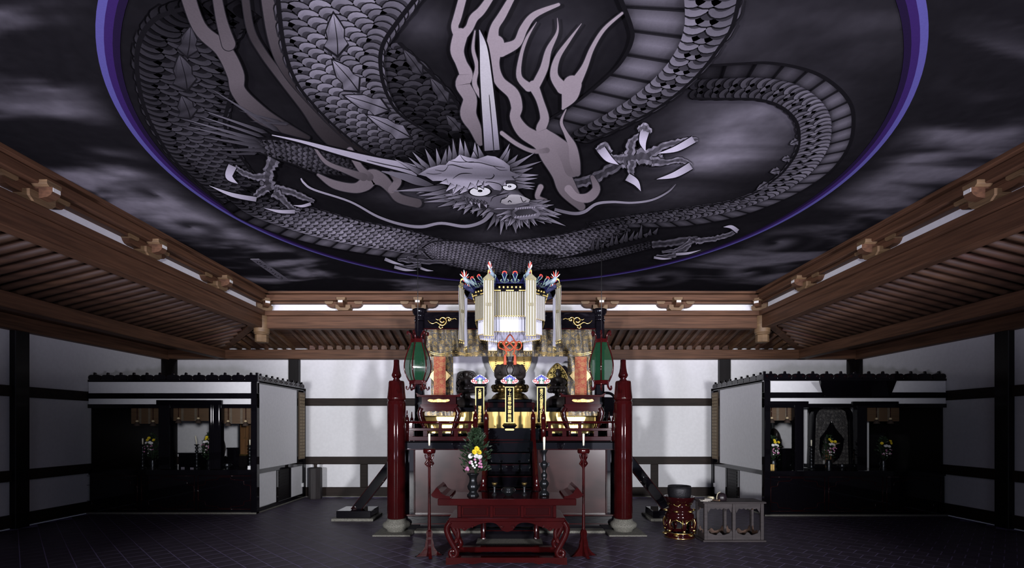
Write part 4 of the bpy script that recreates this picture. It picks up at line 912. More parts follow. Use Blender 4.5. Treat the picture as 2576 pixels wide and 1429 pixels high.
# left statue: dark figure before a block-shaped carved mandorla on a stemmed lotus
t = thing('dark_statue', 'dark carved statue with a broad mandorla on a stemmed base, left end of the altar', 'statue', (XX(1173, 10.6), 10.6, SZ)); D = 10.6; c = (XX(1173, D), D, 0); Z = lambda y: ZZ(y, D)
MB().lathe([(.27, SZ), (.27, Z(1014)), (.235, Z(1008)), (.20, Z(1004)), (.10, Z(1001)), (.075, Z(994)), (.09, Z(990))], c, 20, sy=.7).build('rock_base', M_statue, t)
q = MB(); q.lathe([(.09, Z(990)), (.20, Z(988)), (.22, Z(984)), (.17, Z(980))], c, 20, sy=.7); q.build('lotus_seat', M_statue, t)
mp = [(-25, 990), (-27, 965), (-26, 948), (-22, 936), (-10, 932), (10, 931), (20, 935), (27, 948), (28, 965), (26, 990), (12, 994), (-12, 994)]
MB().prism([(XX(1173 + a, D), Z(b)) for a, b in cat(mp, 4, True)], lambda a, b, d: (a, d, b), D + .16, D + .10).build('carved_mandorla', M_statue, t)
q = MB().lathe([(.16, Z(982)), (.185, Z(977)), (.13, Z(970)), (.105, Z(962)), (.13, Z(956)), (.10, Z(951)), (.04, Z(948)), (.055, Z(943)), (.055, Z(938)), (.03, Z(934)), (0, Z(933))], c, 20, sy=.7, cap=False)
for s in (-1, 1): q.tube(cat([(c[0] + s * .11, D, Z(955)), (c[0] + s * .15, D - .05, Z(966)), (c[0] + s * .04, D - .12, Z(972))], 4), .035, 8)
q.build('seated_figure', M_statue, t)
q = MB()
for k in range(10): a = math.radians(20 + k * 15.5); q.ball((XX(1173 + 21 * math.cos(a), D), D + .09, Z(960 - 24 * math.sin(a))), .03, .02, .03, 8, 6)
q.build('mandorla_carving', M_statue, t, kind='stuff')
# right statue: gilded pointed mandorla
t = thing('gilt_mandorla_statue', 'dark seated statue before a pointed gilded mandorla, right end of the altar', 'statue', (XX(1403, 10.6), 10.6, SZ)); c = (XX(1403, D), D, 0)
MB().lathe([(.25, SZ), (.26, Z(1012)), (.22, Z(1004)), (.15, Z(998)), (.07, Z(995)), (.06, Z(991)), (.09, Z(989))], c, 16, sy=.7).build('rock_base', M_statue, t)
q = MB(); q.lathe([(.08, Z(990)), (.17, Z(987)), (.20, Z(981)), (.16, Z(978))], c, 20, sy=.7)
for k in range(16): a = 2 * math.pi * k / 16; q.ball((c[0] + .18 * math.cos(a), D + .126 * math.sin(a), Z(983)), .045, .04, .05, 8, 6)
q.build('lotus_seat', M_statue, t)
mp = [(0, 913), (-12, 922), (-22, 936), (-27, 952), (-26, 968), (-19, 980), (0, 985), (19, 980), (26, 968), (27, 952), (22, 936), (12, 922)]
pl = [(XX(1403 + a, D), Z(b)) for a, b in cat(mp, 5, True)]
M_mand = mat('gilded_openwork', (0.50, 0.38, 0.12), .35, metal=.9, c2=(0.03, .022, .008), vscale=(34, 34, 34), lo=.44, hi=.56, detail=2)
MB().prism(pl, lambda a, b, d: (a, d, b), D + .18, D + .13).build('gilded_mandorla', M_mand, t)
MB().tube([(a, D + .13, b) for a, b in pl], .018, 6, closed=True).build('mandorla_rim', M_oldgold, t)
q = MB().lathe([(.15, Z(980)), (.19, Z(975)), (.14, Z(969)), (.105, Z(962)), (.125, Z(955)), (.10, Z(950)), (.035, Z(947)), (.055, Z(942)), (.058, Z(937)), (.035, Z(933)), (.03, Z(929)), (0, Z(927))], c, 20, sy=.7, cap=False)
for s in (-1, 1): q.tube(cat([(c[0] + s * .11, D, Z(954)), (c[0] + s * .145, D - .05, Z(964)), (c[0] + s * .04, D - .12, Z(970))], 4), .034, 8)
q.build('seated_figure', M_statue, t)
# ---- memorial tablets with gold writing
ts = thing('tablet_shelf', 'black lacquer shelf at the head of the stairs under the tablets', 'shelf', (XX(1283, 9.7), 9.7, DZ))
pb(MB(), 1180, 1388, 1077, 1108, 9.52, 9.95, .008).build('shelf_body', M_black, ts)
pb(MB(), 1180, 1388, 1105, 1108.5, 9.5, 9.6, .003).build('red_moulding', M_darkred, ts)
M_blue, M_cred, M_cgreen = mat('cobalt_paint', (.05, .07, .42), .5), mat('vermilion_paint', (.55, .05, .05), .5), mat('green_paint', (.06, .20, .12), .5)
def text_mesh(txt, size, m, name, parent, loc, gap=1.0):
    cu = bpy.data.curves.new('txt', 'FONT'); cu.body = '\n'.join(txt); cu.align_x = 'CENTER'; cu.size = size; cu.space_line = gap; cu.extrude = .0015; cu.resolution_u = 2
    ob = bpy.data.objects.new('txt', cu); col.objects.link(ob); bpy.context.view_layer.update()
    me = bpy.data.meshes.new_from_object(ob.evaluated_get(bpy.context.evaluated_depsgraph_get()))
    bpy.data.objects.remove(ob); me.name = name; me.materials.clear(); me.materials.append(m)
    o = bpy.data.objects.new(name, me); col.objects.link(o); o.parent = parent; o.rotation_euler = (math.pi / 2, 0, 0)
    o.location = Vector(loc) - BASE[parent.name]; o['kind'] = 'stuff'; return o
def tablet(px, txt, label, gapped=None):
    D = 9.62; cx = XX(px, D); z0 = ZZ(1077, 9.52); k = D / F; Z = lambda y: z0 + (1077 - y) * k; X = lambda d: cx + d * k
    t = thing('memorial_tablet', label, 'tablet', (cx, D, z0), 'memorial tablets')
    MB().box(X(-11.2), X(11.2), D - .01, D + .03, Z(1065), Z(973), .003).build('board', M_black, t)
    q = MB()
    for a, b, r0, r1 in ((-11.2, -9, 973, 1065), (9, 11.2, 973, 1065), (-9, 9, 973, 975.4), (-9, 9, 1062.6, 1065)): q.box(X(a), X(b), D - .022, D - .009, Z(r1), Z(r0), .002)
    q.build('gold_border', M_goldleaf, t)
    q = MB().hexa([(X(-13), D - .03, Z(972.5)), (X(13), D - .03, Z(972.5)), (X(13), D + .05, Z(972.5)), (X(-13), D + .05, Z(972.5)), (X(-16.5), D - .05, Z(968)), (X(16.5), D - .05, Z(968)), (X(16.5), D + .07, Z(968)), (X(-16.5), D + .07, Z(968))]); q.box(X(-16.5), X(16.5), D - .05, D + .07, Z(968), Z(966.3), .003); q.build('cap', M_black, t)
    q = MB(); q.hexa([(X(-18), D - .08, Z(1070)), (X(18), D - .08, Z(1070)), (X(18), D + .09, Z(1070)), (X(-18), D + .09, Z(1070)), (X(-14), D - .05, Z(1065)), (X(14), D - .05, Z(1065)), (X(14), D + .06, Z(1065)), (X(-14), D + .06, Z(1065))]); q.build('lotus_base', M_oldgold, t)
    q = MB(); q.hexa([(X(-13), D - .06, Z(1077)), (X(13), D - .06, Z(1077)), (X(13), D + .08, Z(1077)), (X(-13), D + .08, Z(1077)), (X(-19), D - .09, Z(1070)), (X(19), D - .09, Z(1070)), (X(19), D + .1, Z(1070)), (X(-19), D + .1, Z(1070))]); q.build('foot', M_black, t)
    out = [(-12, 966), (-17, 964), (-22, 961), (-22.5, 957), (-18, 954), (-15, 950), (-9, 948), (-5, 944), (0, 942.5), (5, 944), (9, 948), (15, 950), (18, 954), (22.5, 957), (22, 961), (17, 964), (12, 966)]
    cl = MB().prism([(X(a), Z(b)) for a, b in out], lambda a, b, d: (a, d, b), D + .02, D + .0).build('cloud_crest', M_white, t)
    def curl(cx_, cy_, r, m):
        q = MB().tube([(X(cx_ + r * .68 * math.cos(a)), D - .003, Z(cy_ + r * .68 * math.sin(a))) for a in [2 * math.pi * i / 14 for i in range(14)]], .0095, 5, closed=True); q.ball((X(cx_), D - .002, Z(cy_)), .006, .004, .006, 6, 4); q.build('painted_curl', m, cl)
    for x, y, r, m in ((-16, 958, 4.6, M_cred), (16, 958, 4.6, M_cred), (-10, 953, 3.6, M_blue), (10, 953, 3.6, M_blue), (-4.5, 949, 3.4, M_blue), (4.5, 949, 3.4, M_blue), (-5, 957, 3, M_cgreen), (5, 957, 3, M_cgreen), (0, 946, 2.4, M_blue)): curl(x, y, r, m)
    for s in (-1, 1):
        for i, m in ((0, M_cred), (1, M_cred), (2, M_cgreen)): MB().tube([(X(s * (11.5 - i * 3.2)), D - .003, Z(965.6)), (X(s * (10.8 - i * 3)), D - .003, Z(962)), (X(s * (8.6 - i * 2.4)), D - .003, Z(959.5 + i * .6))], .008, 5).build('painted_band', m, cl)
    MB().tube([(X(0), D - .003, Z(965.6)), (X(0), D - .003, Z(953))], .01, 6).build('painted_band', M_blue if False else M_white, cl)
    pitch = 86.0 / max(len(txt), 8)
    text_mesh(txt, k * min(pitch * 1.05, 10), M_goldleaf, 'gold_writing', t, (cx, D - .011, Z(985.5)), gap=pitch / min(pitch * 1.05, 10) * 1.0)
    return t
M_goldleaf = mat('bright_gold_leaf', (0.88, 0.66, 0.20), .45, metal=.35)
tablet(1207, list('大檀那　　福祿壽命星'), 'black tablet with gold border and gap in its writing, left of three'); tablet(1282, list('今上皇帝聖壽無疆'), 'black tablet with gold border at the head of the stairs, middle of three'); tablet(1362, list('南方火徳星君火部聖衆'), 'black tablet with gold border and ten characters, right of three')
# gold plate under the middle tablet
o = MB().prism([(XX(1282 + a, 9.5), ZZ(b, 9.5)) for a, b in ((-12, 1080.5), (-10, 1078.5), (10, 1078.5), (12, 1080.5), (10, 1083), (-10, 1083))], lambda a, b, d: (a, d, b), 9.518, 9.505).build('gold_plate', M_goldleaf, ts)
# ---- red side tables on the dais
def side_table(px, s, nm):
    D = 9.40; k = D / F; cx = XX(px, D); Z = lambda y: ZZ(y, D); X = lambda d: cx + d * k
    t = thing('offering_table', 'red lacquer offering table with curved legs on the %s of the dais' % nm, 'table', (cx, D, DZ), 'offering tables on the dais')
    MB().box(X(-56), X(54), D - .02, D + .22, Z(998.5), Z(993.5), .008).build('table_top', M_red, t)
    for e in (-1, 1): MB().prism([(X(e * 44), Z(994)), (X(e * 55), Z(994)), (X(e * 58), Z(988.5)), (X(e * 55), Z(989)), (X(e * 50), Z(992))], lambda a, b, d: (a, d, b), D + .22, D - .02).build('upturned_end', M_red, t)
    MB().box(X(-43), X(43), D, D + .2, Z(1017), Z(998.5)).build('frieze_box', M_darkred, t)
    out = cat([(-28, 1008), (-24, 1003.5), (-12, 1004.5), (0, 1002.5), (12, 1004.5), (24, 1003.5), (28, 1008), (20, 1012.5), (0, 1013), (-20, 1012.5)], 4, True)
    MB().prism([(X(a), Z(b)) for a, b in out], lambda a, b, d: (a, d, b), D - .004, D - .012).build('carved_panel', M_oldgold, t)
    MB().tube([(X(a), D - .012, Z(b)) for a, b in out], .009, 6, closed=True).build('panel_rim', M_red, t)
    MB().box(X(-47), X(47), D - .02, D + .22, Z(1021.5), Z(1017), .006).build('shelf', M_red, t)
    ap = [(-44, 1021.5), (44, 1021.5), (47, 1028), (40, 1036), (30, 1034), (20, 1036), (10, 1033), (0, 1036), (-10, 1033), (-20, 1036), (-30, 1034), (-40, 1036), (-47, 1028)]
    MB().prism([(X(a), Z(b)) for a, b in ap], lambda a, b, d: (a, d, b), D + .02, D - .02).build('carved_apron', M_red, t)
    for e in (-1, 1):
        for dy in (0, .19):
            MB().tube(cat([(X(e * 43), D + dy, Z(1026)), (X(e * 48), D + dy, Z(1040)), (X(e * 42), D + dy, Z(1062)), (X(e * 34), D + dy, Z(1088)), (X(e * 36), D + dy, DZ + .004)], 5), [.05] * 6 + [.045] * 6 + [.035] * 5 + [.03] * 4, 8).build('leg', M_darkred, t)
    o = cloth('brocade_frontal', px - 36, px + 36, 1030, 1046, D + .1, M_brocade, '', '', fold=.006, n=24, nz=5, parent=t)
side_table(1104, -1, 'left'); side_table(1466, 1, 'right')
# ================================================================ hanging canopy
M_stripe = bpy.data.materials.new('gold_and_white_stripe'); M_stripe.use_nodes = True
def stripes(m, c1, c2, n, width, rough=.45, metal=.0):
    N = m.node_tree.nodes; L = m.node_tree.links; P = N['Principled BSDF']; P.inputs['Roughness'].default_value = rough; P.inputs['Metallic'].default_value = metal
    uv = N.new('ShaderNodeAttribute'); uv.attribute_name = 'Col'; sp = N.new('ShaderNodeSeparateColor'); L.new(uv.outputs['Color'], sp.inputs[0])
    a = N.new('ShaderNodeMath'); a.operation = 'MULTIPLY'; a.inputs[1].default_value = n; L.new(sp.outputs[0], a.inputs[0])
    f = N.new('ShaderNodeMath'); f.operation = 'FRACT'; L.new(a.outputs[0], f.inputs[0]); l = N.new('ShaderNodeMath'); l.operation = 'LESS_THAN'; l.inputs[1].default_value = width; L.new(f.outputs[0], l.inputs[0])
    nz = N.new('ShaderNodeTexNoise'); nz.inputs['Scale'].default_value = 40; tc = N.new('ShaderNodeTexCoord'); L.new(tc.outputs['Object'], nz.inputs['Vector'])
    r = N.new('ShaderNodeMix'); r.data_type = 'RGBA'; r.inputs[6].default_value = (*[x * .75 for x in c1], 1); r.inputs[7].default_value = (*c1, 1); L.new(nz.outputs['Fac'], r.inputs[0])
    mx = N.new('ShaderNodeMix'); mx.data_type = 'RGBA'; L.new(l.outputs[0], mx.inputs[0]); L.new(r.outputs[2], mx.inputs[6]); mx.inputs[7].default_value = (*c2, 1); L.new(mx.outputs[2], P.inputs['Base Color'])
stripes(M_stripe, (0.215, 0.195, 0.11), (0.62, 0.61, 0.60), 1.0, .28)
M_silk = mat('white_silk', (0.58, 0.59, 0.66), .6)
M_khaki = mat('khaki_gold_cloth', (0.215, 0.195, 0.11), .5, var=.25, vscale=(30, 30, 30))
M_pgreen, M_pred, M_pblue = mat('pale_green_paint', (.36, .55, .42), .5), mat('canopy_red_paint', (.55, .06, .04), .5), mat('canopy_blue_paint', (.006, .008, .055), .5)
M_skyblue = mat('pale_blue_paint', (.26, .34, .40), .5)
cn = thing('canopy', 'octagonal hanging altar canopy with striped streamers and bird heads', 'canopy', (XX(1283, 8.7), 8.7, 3.3)); CC = (XX(1283, 8.7), 8.7, 0)
RI, RO = .665, .87; A8 = [math.radians(22.5 + 45 * k - 90) for k in range(8)]       # corner 0 at front right
def pol(r, a, z): return Vector((CC[0] + r * math.cos(a), CC[1] + r * math.sin(a), z))
MB().lathe([(RI - .05, 4.085), (RI, 4.085), (RI + .015, 4.10), (RI + .01, 4.18), (RI - .02, 4.195), (RI - .05, 4.195)], CC, 8, smooth=False, rot=A8[0]).build('octagonal_band', M_black, cn)
MB().lathe([(RO - .02, 4.20), (.10, 4.45), (.02, 4.5)], CC, 8, smooth=False, rot=A8[0], cap=False).build('roof', M_black, cn)
MB().tube([pol(0, 0, 4.45), pol(0, 0, CZ)], .012, 8).build('hanging_rod', M_iron, cn)
# radial ribs, crest boards with painted scrolls, gold studs
for k in range(8):
    a0, a1 = A8[k], A8[(k + 1) % 8]
    P0, P1 = pol(RI + .02, a0, 0), pol(RI + .02, a1, 0); n_ = ((P0 + P1) / 2 - Vector((CC[0], CC[1], 0))).normalized()
    def on(f, z, d=0, P0=P0, P1=P1, n_=n_):
        p = P0 + (P1 - P0) * f + n_ * d; return (p.x, p.y, z)
    if k in (6, 7, 0, 1, 5):
        for j in range(6): q = MB(); p = on(.18 + .128 * j, 4.145, .002); q.ball(p, .017, .012, .017, 10, 6); q.build('gold_stud', M_goldleaf, cn)
        for f, wd in ((.12, .10), (.5, .12), (.88, .10)): q = MB(); q.hexa([on(f - wd, 4.088, -.002), on(f + wd, 4.088, -.002), on(f + wd, 4.088, -.02), on(f - wd, 4.088, -.02), on(f - wd, 4.10, .003), on(f + wd, 4.10, .003), on(f + wd, 4.10, -.02), on(f - wd, 4.10, -.02)]); q.build('gold_fitting', M_goldleaf, cn)
    def crest(f, z): t_ = (z - 4.20) / .13; return on(f, z, .01 + .16 * t_)
    sh_ = [(.02, 4.20), (.98, 4.20), (.98, 4.26), (.93, 4.31), (.88, 4.26), (.80, 4.22), (.72, 4.26), (.74, 4.31), (.66, 4.335), (.58, 4.31), (.6, 4.26), (.5, 4.22), (.4, 4.26), (.42, 4.31), (.34, 4.335), (.26, 4.31), (.28, 4.26), (.2, 4.22), (.12, 4.26), (.07, 4.31), (.02, 4.26)]
    q = MB(); q.prism(sh_, lambda a, b, d: Vector(crest(a, b)) + n_ * d, -.006, .002); cb = q.build('crest_board', M_pblue, cn)
    q = MB()
    for x in (.34, .66):
        for s in (-1, 1):
            q.tube([crest(x + s * .012, 4.205), crest(x + s * .015, 4.25), crest(x + s * .05, 4.285), crest(x + s * .075, 4.305), crest(x + s * .06, 4.322), crest(x + s * .04, 4.312)], .0055, 5)
            q.tube([crest(x + s * .04, 4.21), crest(x + s * .075, 4.225), crest(x + s * .10, 4.215), crest(x + s * .13, 4.235), crest(x + s * .10, 4.25), crest(x + s * .085, 4.235)], .005, 5)
    for x, s in ((.04, 1), (.96, -1)): q.tube([crest(x, 4.205), crest(x + s * .01, 4.26), crest(x + s * .04, 4.29), crest(x + s * .02, 4.305)], .0055, 5)
    q.build('painted_scroll', M_pgreen, cb, kind='stuff')
    for x in (.34, .66):
        q = MB(); c_ = Vector(crest(x, 4.325))
        for j in range(7): t_ = math.pi * j / 6; q.ball(c_ + (P1 - P0).normalized() * (.03 * math.cos(t_)) + Vector((0, 0, .022 * math.sin(t_))), .011, .011, .013, 6, 5)
        q.build('red_flower', M_pred, cb)
    # pleated curtains
    for nm, r_, z0, z1, m, amp, npl, sc_ in (('striped_curtain', RI - .035, 3.68, 4.085, M_stripe, .012, 12, .018), ('white_curtain', RI - .085, 3.44, 4.08, M_silk, .010, 9, .014)):
        Q0, Q1 = pol(r_, a0, 0), pol(r_, a1, 0); nc = npl * 6; vs = []; cs = []; fs = []
        for j in range(4):
            z = z1 + (z0 - z1) * j / 3
            for i in range(nc + 1):
                f = i / nc; p = Q0 + (Q1 - Q0) * f + n_ * amp * math.sin(2 * math.pi * f * npl); zz = z + (sc_ * abs(math.sin(math.pi * f * npl)) if j == 3 else 0)
                vs.append((p.x, p.y, zz)); cs.append((f * npl if f < 1 else npl - .001, 0, 0))
        fs = [(j * (nc + 1) + i, (j + 1) * (nc + 1) + i, (j + 1) * (nc + 1) + i + 1, j * (nc + 1) + i + 1) for j in range(3) for i in range(nc)]
        MB().add(vs, fs, True, c=cs).build(nm, m, cn)
        q = MB(); q.tube([Vector(v) for v in vs[3 * (nc + 1)::3]], .006, 5); o = q.build('gold_hem', M_goldleaf, cn)
        q = MB()
        for i in range(npl): p = Vector(vs[3 * (nc + 1) + i * 6 + 3]); [q.ball(p - Vector((0, 0, .03 + .022 * jj)), .006, .006, .008, 5, 4) for jj in range(2)]
        q.build('hem_bead', M_oldgold, o, kind='stuff')
# streamers and bird heads: built at corner 7 (front left), then turned round the axis
parts = []
a = A8[7]; er = Vector((math.cos(a), math.sin(a), 0)); et = Vector((-er.y, er.x, 0)); p0 = pol(RO, a, 0)
# the streamer hangs parallel to the front, as the photo shows its full width
def streamer(k):
    a = A8[k]; er = Vector((math.cos(a), math.sin(a), 0)); p0 = pol(RO, a, 0); ang = (0, 0, .18, -.18, 0, 0, 0, 0)
    side = k in (1, 6) ; rear = k in (2, 5)
    et = Vector((1, 0, 0)) if k in (7, 0, 3, 4) else (Vector((.45, .89 if er.x < 0 else -.89, 0)) if side else Vector((.38, .92 if er.x > 0 else -.92, 0)))
    nb = Vector((0, -1, 0)) if k in (7, 0, 3, 4) else (et.cross(Vector((0, 0, 1)))); w_ = .083
    if nb.y > 0: nb = -nb
    st = thing_part = None
    mb = MB(); vs = []; cs = []; fs = []; nz = 14; nw = 24
    for j in range(nz + 1):
        z = 4.215 + (3.335 - 4.215) * j / nz
        for i in range(nw + 1):
            u = i / nw; p = p0 + et * ((u - .5) * 2 * w_) + nb * (.004 * math.sin(z * 9 + u * 5)); vs.append((p.x, p.y, z + (.008 * abs(math.sin(u * 4 * math.pi)) if j == nz else 0)))
            lo = j > 6; g_ = (u * 4 + .18)
            if abs(u - .5) > .47: g_ = .1 if lo or True else g_
            cs.append((g_ % 1.0 if False else g_, 0, 0))
    fs = [(j * (nw + 1) + i, (j + 1) * (nw + 1) + i, (j + 1) * (nw + 1) + i + 1, j * (nw + 1) + i + 1) for j in range(nz) for i in range(nw)]
    front = k in (7, 0, 1, 6)
    o = mb.add(vs, fs, True, c=cs).build('streamer', M_stripe if front else M_silk, cn)
    MB().add([(v[0] - nb.x * .006, v[1] - nb.y * .006, v[2]) for v in vs], [tuple(reversed(f)) for f in fs], True).build('streamer_lining', M_silk, o)
    pl = [(-.086, 4.205), (.086, 4.205), (.09, 4.235), (.05, 4.27), (.02, 4.30), (-.02, 4.30), (-.05, 4.27), (-.09, 4.235)]
    hd = MB().prism(pl, lambda u, z, d: p0 + et * u + nb * d + Vector((0, 0, z)), -.008, .01).build('streamer_head', M_khaki if front else M_silk, o)
    MB().prism([(-.04, 3.80), (.04, 3.80), (.04, 3.85), (-.04, 3.85)], lambda u, z, d: p0 + et * u + nb * d + Vector((0, 0, z)), .006, .012).build('streamer_patch', M_khaki if front else M_silk, o)
    q = MB()
    for u in (-.07, 0, .07): q.ball(p0 + et * u + nb * .012 + Vector((0, 0, 4.215)), .008, .008, .008, 6, 5)
    q.tube([p0 + et * (u) + nb * .006 + Vector((0, 0, 3.335)) for u in (-w_, w_)], .006, 5)
    for u in (-.06, -.01, .04, .07): q.ball(p0 + et * u + Vector((0, 0, 3.30)), .006, .006, .016, 6, 5)
    q.build('gold_trim', M_goldleaf, o, kind='stuff')
    # bird head looking outwards above the corner
    out = er; up = Vector((0, 0, 1)); lat = Vector((-er.y, er.x, 0)); hc = pol(RO - .05, a, 4.37)
    bh = MB().ball(hc, .035, .035, .045, 10, 8); bh.tube(cat([pol(RO - .22, a, 4.26), pol(RO - .16, a, 4.31), pol(RO - .08, a, 4.345), hc], 4), [.05] * 4 + [.045] * 4 + [.04] * 5, 8); bird = bh.build('bird_head', M_skyblue, cn)
    MB().tube([hc + out * .02, hc + out * .06 - up * .02, hc + out * .075 - up * .055], [.02, .013, .003], 8).build('beak', M_goldleaf, bird)
    MB().tube([hc + out * .07 - up * .05, hc + out * .08 - up * .075, Vector((p0.x, p0.y, 4.30))], .006, 6).build('gold_ring', M_goldleaf, bird)
    for j in range(6):
        t_ = math.radians(35 + j * 24); d = out * math.cos(t_) * .8 + up * math.sin(t_); l_ = .15 - .012 * abs(j - 2)
        MB().tube([hc + d * .03, hc + d * l_ * .7 + lat * .004, hc + d * l_], [.012, .016, .008], 6, sq=.5).build('crest_feather', (M_white, M_pred)[j % 2], bird)
    q = MB(); q.ball(hc - up * .025 + out * .01, .02, .02, .02, 8, 6); q.build('throat', M_pred, bird)
    for s in range(4): MB().tube(cat([hc - out * .03 - up * .04, hc - out * (.09 + .015 * s) - up * (.06 - .012 * s), hc - out * (.125 + .012 * s) - up * .01, hc - out * (.115 + .014 * s) + up * (.03 + .018 * s)], 4), [.010] * 9 + [.006] * 3 + [.003], 6).build('gilt_wing', M_oldgold, bird)
    # painted rib from the band to the corner
    MB().beam(pol(RI - .02, a, 4.17), pol(RO - .03, a, 4.25), .05, .06).build('rib', M_pblue, cn)
for k in range(8): streamer(k)
# ---- red cord knot with two tassels
kn = thing('cord_knot', 'orange cord tied in a looped knot with two tassels hanging before the middle statue', 'cord', (XX(1283, 8.72), 8.72, ZZ(918, 8.72)))
def K(pts, n=7): return [PX(1283 + x, y, 8.72 + .012 * math.sin(i * .9)) for i, (x, y) in enumerate(cat(pts, n))]
q = MB()
q.tube(K([(-8, 892), (-11, 880), (-14, 866), (-9, 853), (0, 842), (9, 853), (14, 866), (12, 880), (8, 892)]), .012, 8)
q.tube(K([(0, 882), (-14, 870), (-18, 862), (-10, 858), (0, 864), (12, 876), (20, 880), (27, 876), (29, 867), (24, 859), (16, 862), (12, 870), (4, 880), (-4, 882), (-14, 880), (-20, 878), (-28, 874), (-29, 865), (-23, 859), (-15, 863), (-12, 872), (-4, 866), (8, 858), (17, 862), (14, 872), (0, 882)]), .012, 8)
q.tube([PX(1283, 842, 8.72), (PX(1283, 842, 8.72).x, 8.71, 4.44)], .007, 6); q.build('knotted_cord', M_cord, kn)
for s in (-1, 1):
    x = 1283 + s * 12.5; c_ = PX(x, 900, 8.72)
    MB().tube([PX(x + s * -3, 888, 8.72), PX(x, 895, 8.72)], .008, 6).build('tassel_cord', M_cord, kn)
    MB().lathe([(.006, .06), (.018, .045), (.022, .03), (.020, .015), (.024, 0), (.030, -.12), (.026, -.125)], c_, 16).build('tassel', M_cord, kn)
# ---- hanging lanterns with green glass
def lantern(px, nm):
    D = 8.25; cx = XX(px, D); Z = lambda y: ZZ(y, D); c = (cx, D, 0)
    t = thing('hanging_lantern', 'hanging lantern of green glass in a red lacquer cage, %s of the canopy' % nm, 'lantern', (cx, D, Z(980)), 'green glass lanterns')
    MB().tube([(cx, D, Z(858)), (cx, D, CZ)], .006, 6).build('hanging_rod', M_iron, t)
    g6 = [math.radians(60 * k + 18) for k in range(6)]
    prof = cat([(.105, 862), (.125, 872), (.17, 890), (.205, 910), (.212, 925), (.195, 940), (.15, 955), (.13, 960)], 4)
    MB().lathe([(r, Z(y)) for r, y in reversed(prof)], c, 6, smooth=False, cap=False, rot=g6[0]).build('green_glass', M_green, t)
    for a in g6:
        MB().tube([(cx + (r + .006) * math.cos(a), D + (r + .006) * math.sin(a), Z(y)) for r, y in prof], .011, 6).build('cage_rib', M_red, t)
        MB().tube(cat([(cx + r * math.cos(a), D + r * math.sin(a), Z(y)) for r, y in ((.115, 862), (.10, 852), (.11, 843), (.14, 838), (.165, 836), (.17, 841), (.155, 843))], 4), [.013] * 12 + [.015] * 13, 6).build('top_horn', M_red, t)
        MB().tube(cat([(cx + r * math.cos(a), D + r * math.sin(a), Z(y)) for r, y in ((.13, 958), (.12, 966), (.125, 973), (.16, 980), (.185, 977), (.18, 972))], 4), [.016] * 10 + [.014] * 11, 6).build('foot_scroll', M_red, t)
    for nm2, y0, y1, r in (('top_ring', 854, 863, .115), ('bottom_ring', 957, 967, .14)):
        MB().lathe([(r - .02, Z(y1)), (r, Z(y1)), (r, Z(y0)), (r - .02, Z(y0))], c, 6, smooth=False, cap=False, rot=g6[0]).build(nm2, M_red, t)
    MB().lathe([(.02, Z(966)), (.13, Z(965)), (.13, Z(962)), (.02, Z(961))], c, 6, smooth=False, rot=g6[0]).build('floor_plate', M_darkred, t)
    MB().lathe([(.115, Z(860)), (.03, Z(852)), (.01, Z(845))], c, 6, smooth=False, rot=g6[0]).build('roof_plate', M_darkred, t)
lantern(1051, 'left'); lantern(1513, 'right')
# ================================================================ front offering table
ft = thing('front_altar_table', 'large red lacquer altar table with scroll legs in front of the stairs', 'table', (XX(1277, 7.15), 7.15, 0)); D = 6.88; TZ = ZZ(1255, D)
Z = lambda y: ZZ(y, D); X = lambda x: XX(x, D)
MB().box(X(1101), X(1450), D, D + .72, Z(1272), TZ, .008).build('table_top', M_red, ft)
for s, x in ((-1, 1101), (1, 1450)):
    xe = X(x); prof = [(0, 0), (-.03, .004), (-.075, .02), (-.10, .05), (-.02, .155), (.01, .125), (.045, .07), (.10, .04), (.16, .03), (.17, .0)]
    MB().prism([(xe + (-s) * a if False else xe - s * a * 1.0, TZ + b) for a, b in [(p[0] * 1.0, p[1]) for p in prof]], lambda a, b, d: (a, d, b), D + .72, D + .03).build('upturned_end', M_red, ft)
MB().box(X(1149), X(1400), D + .06, D + .66, Z(1303), Z(1272)).build('frieze_box', M_darkred, ft)
for x0, x1 in ((1160, 1228), (1240, 1308), (1318, 1386)):
    q = MB()
    for a, b, r0, r1 in ((x0, x1, 1276, 1279), (x0, x1, 1297, 1300), (x0, x0 + 5, 1279, 1297), (x1 - 5, x1, 1279, 1297)): q.box(X(a), X(b), D + .048, D + .065, Z(r1), Z(r0), .003)
    q.build('frieze_moulding', M_red, ft)
for x in (1151, 1232, 1310, 1392): MB().box(X(x), X(x + 8), D + .04, D + .07, Z(1303), Z(1274), .004).build('frieze_stile', M_red, ft)
MB().box(X(1128), X(1422), D + .0, D + .70, Z(1313), Z(1303), .012).build('shelf_board', M_red, ft)
ap = cat([(1130, 1313), (1130, 1322), (1142, 1330), (1160, 1331), (1168, 1337), (1178, 1330), (1192, 1326), (1205, 1320), (1222, 1316), (1240, 1316), (1252, 1322), (1262, 1334), (1276, 1339), (1290, 1334), (1300, 1322), (1312, 1316), (1330, 1316), (1346, 1320), (1360, 1326), (1374, 1330), (1384, 1337), (1392, 1331), (1408, 1330), (1420, 1322), (1420, 1313)], 3)
MB().prism([(X(a), Z(b)) for a, b in ap], lambda a, b, d: (a, d, b), D + .05, D + .02).build('carved_apron', M_red, ft)
for x, y, r in ((1262, 1326, .028), (1290, 1326, .028), (1168, 1332, .018), (1384, 1332, .018), (1188, 1326, .014), (1366, 1326, .014)):
    MB().tube([(X(x) + r * (1 - k / 16) * math.cos(k * .7), D + .012, Z(y) + r * (1 - k / 16) * math.sin(k * .7)) for k in range(14)], .008, 6).build('carved_scroll', M_red, ft)
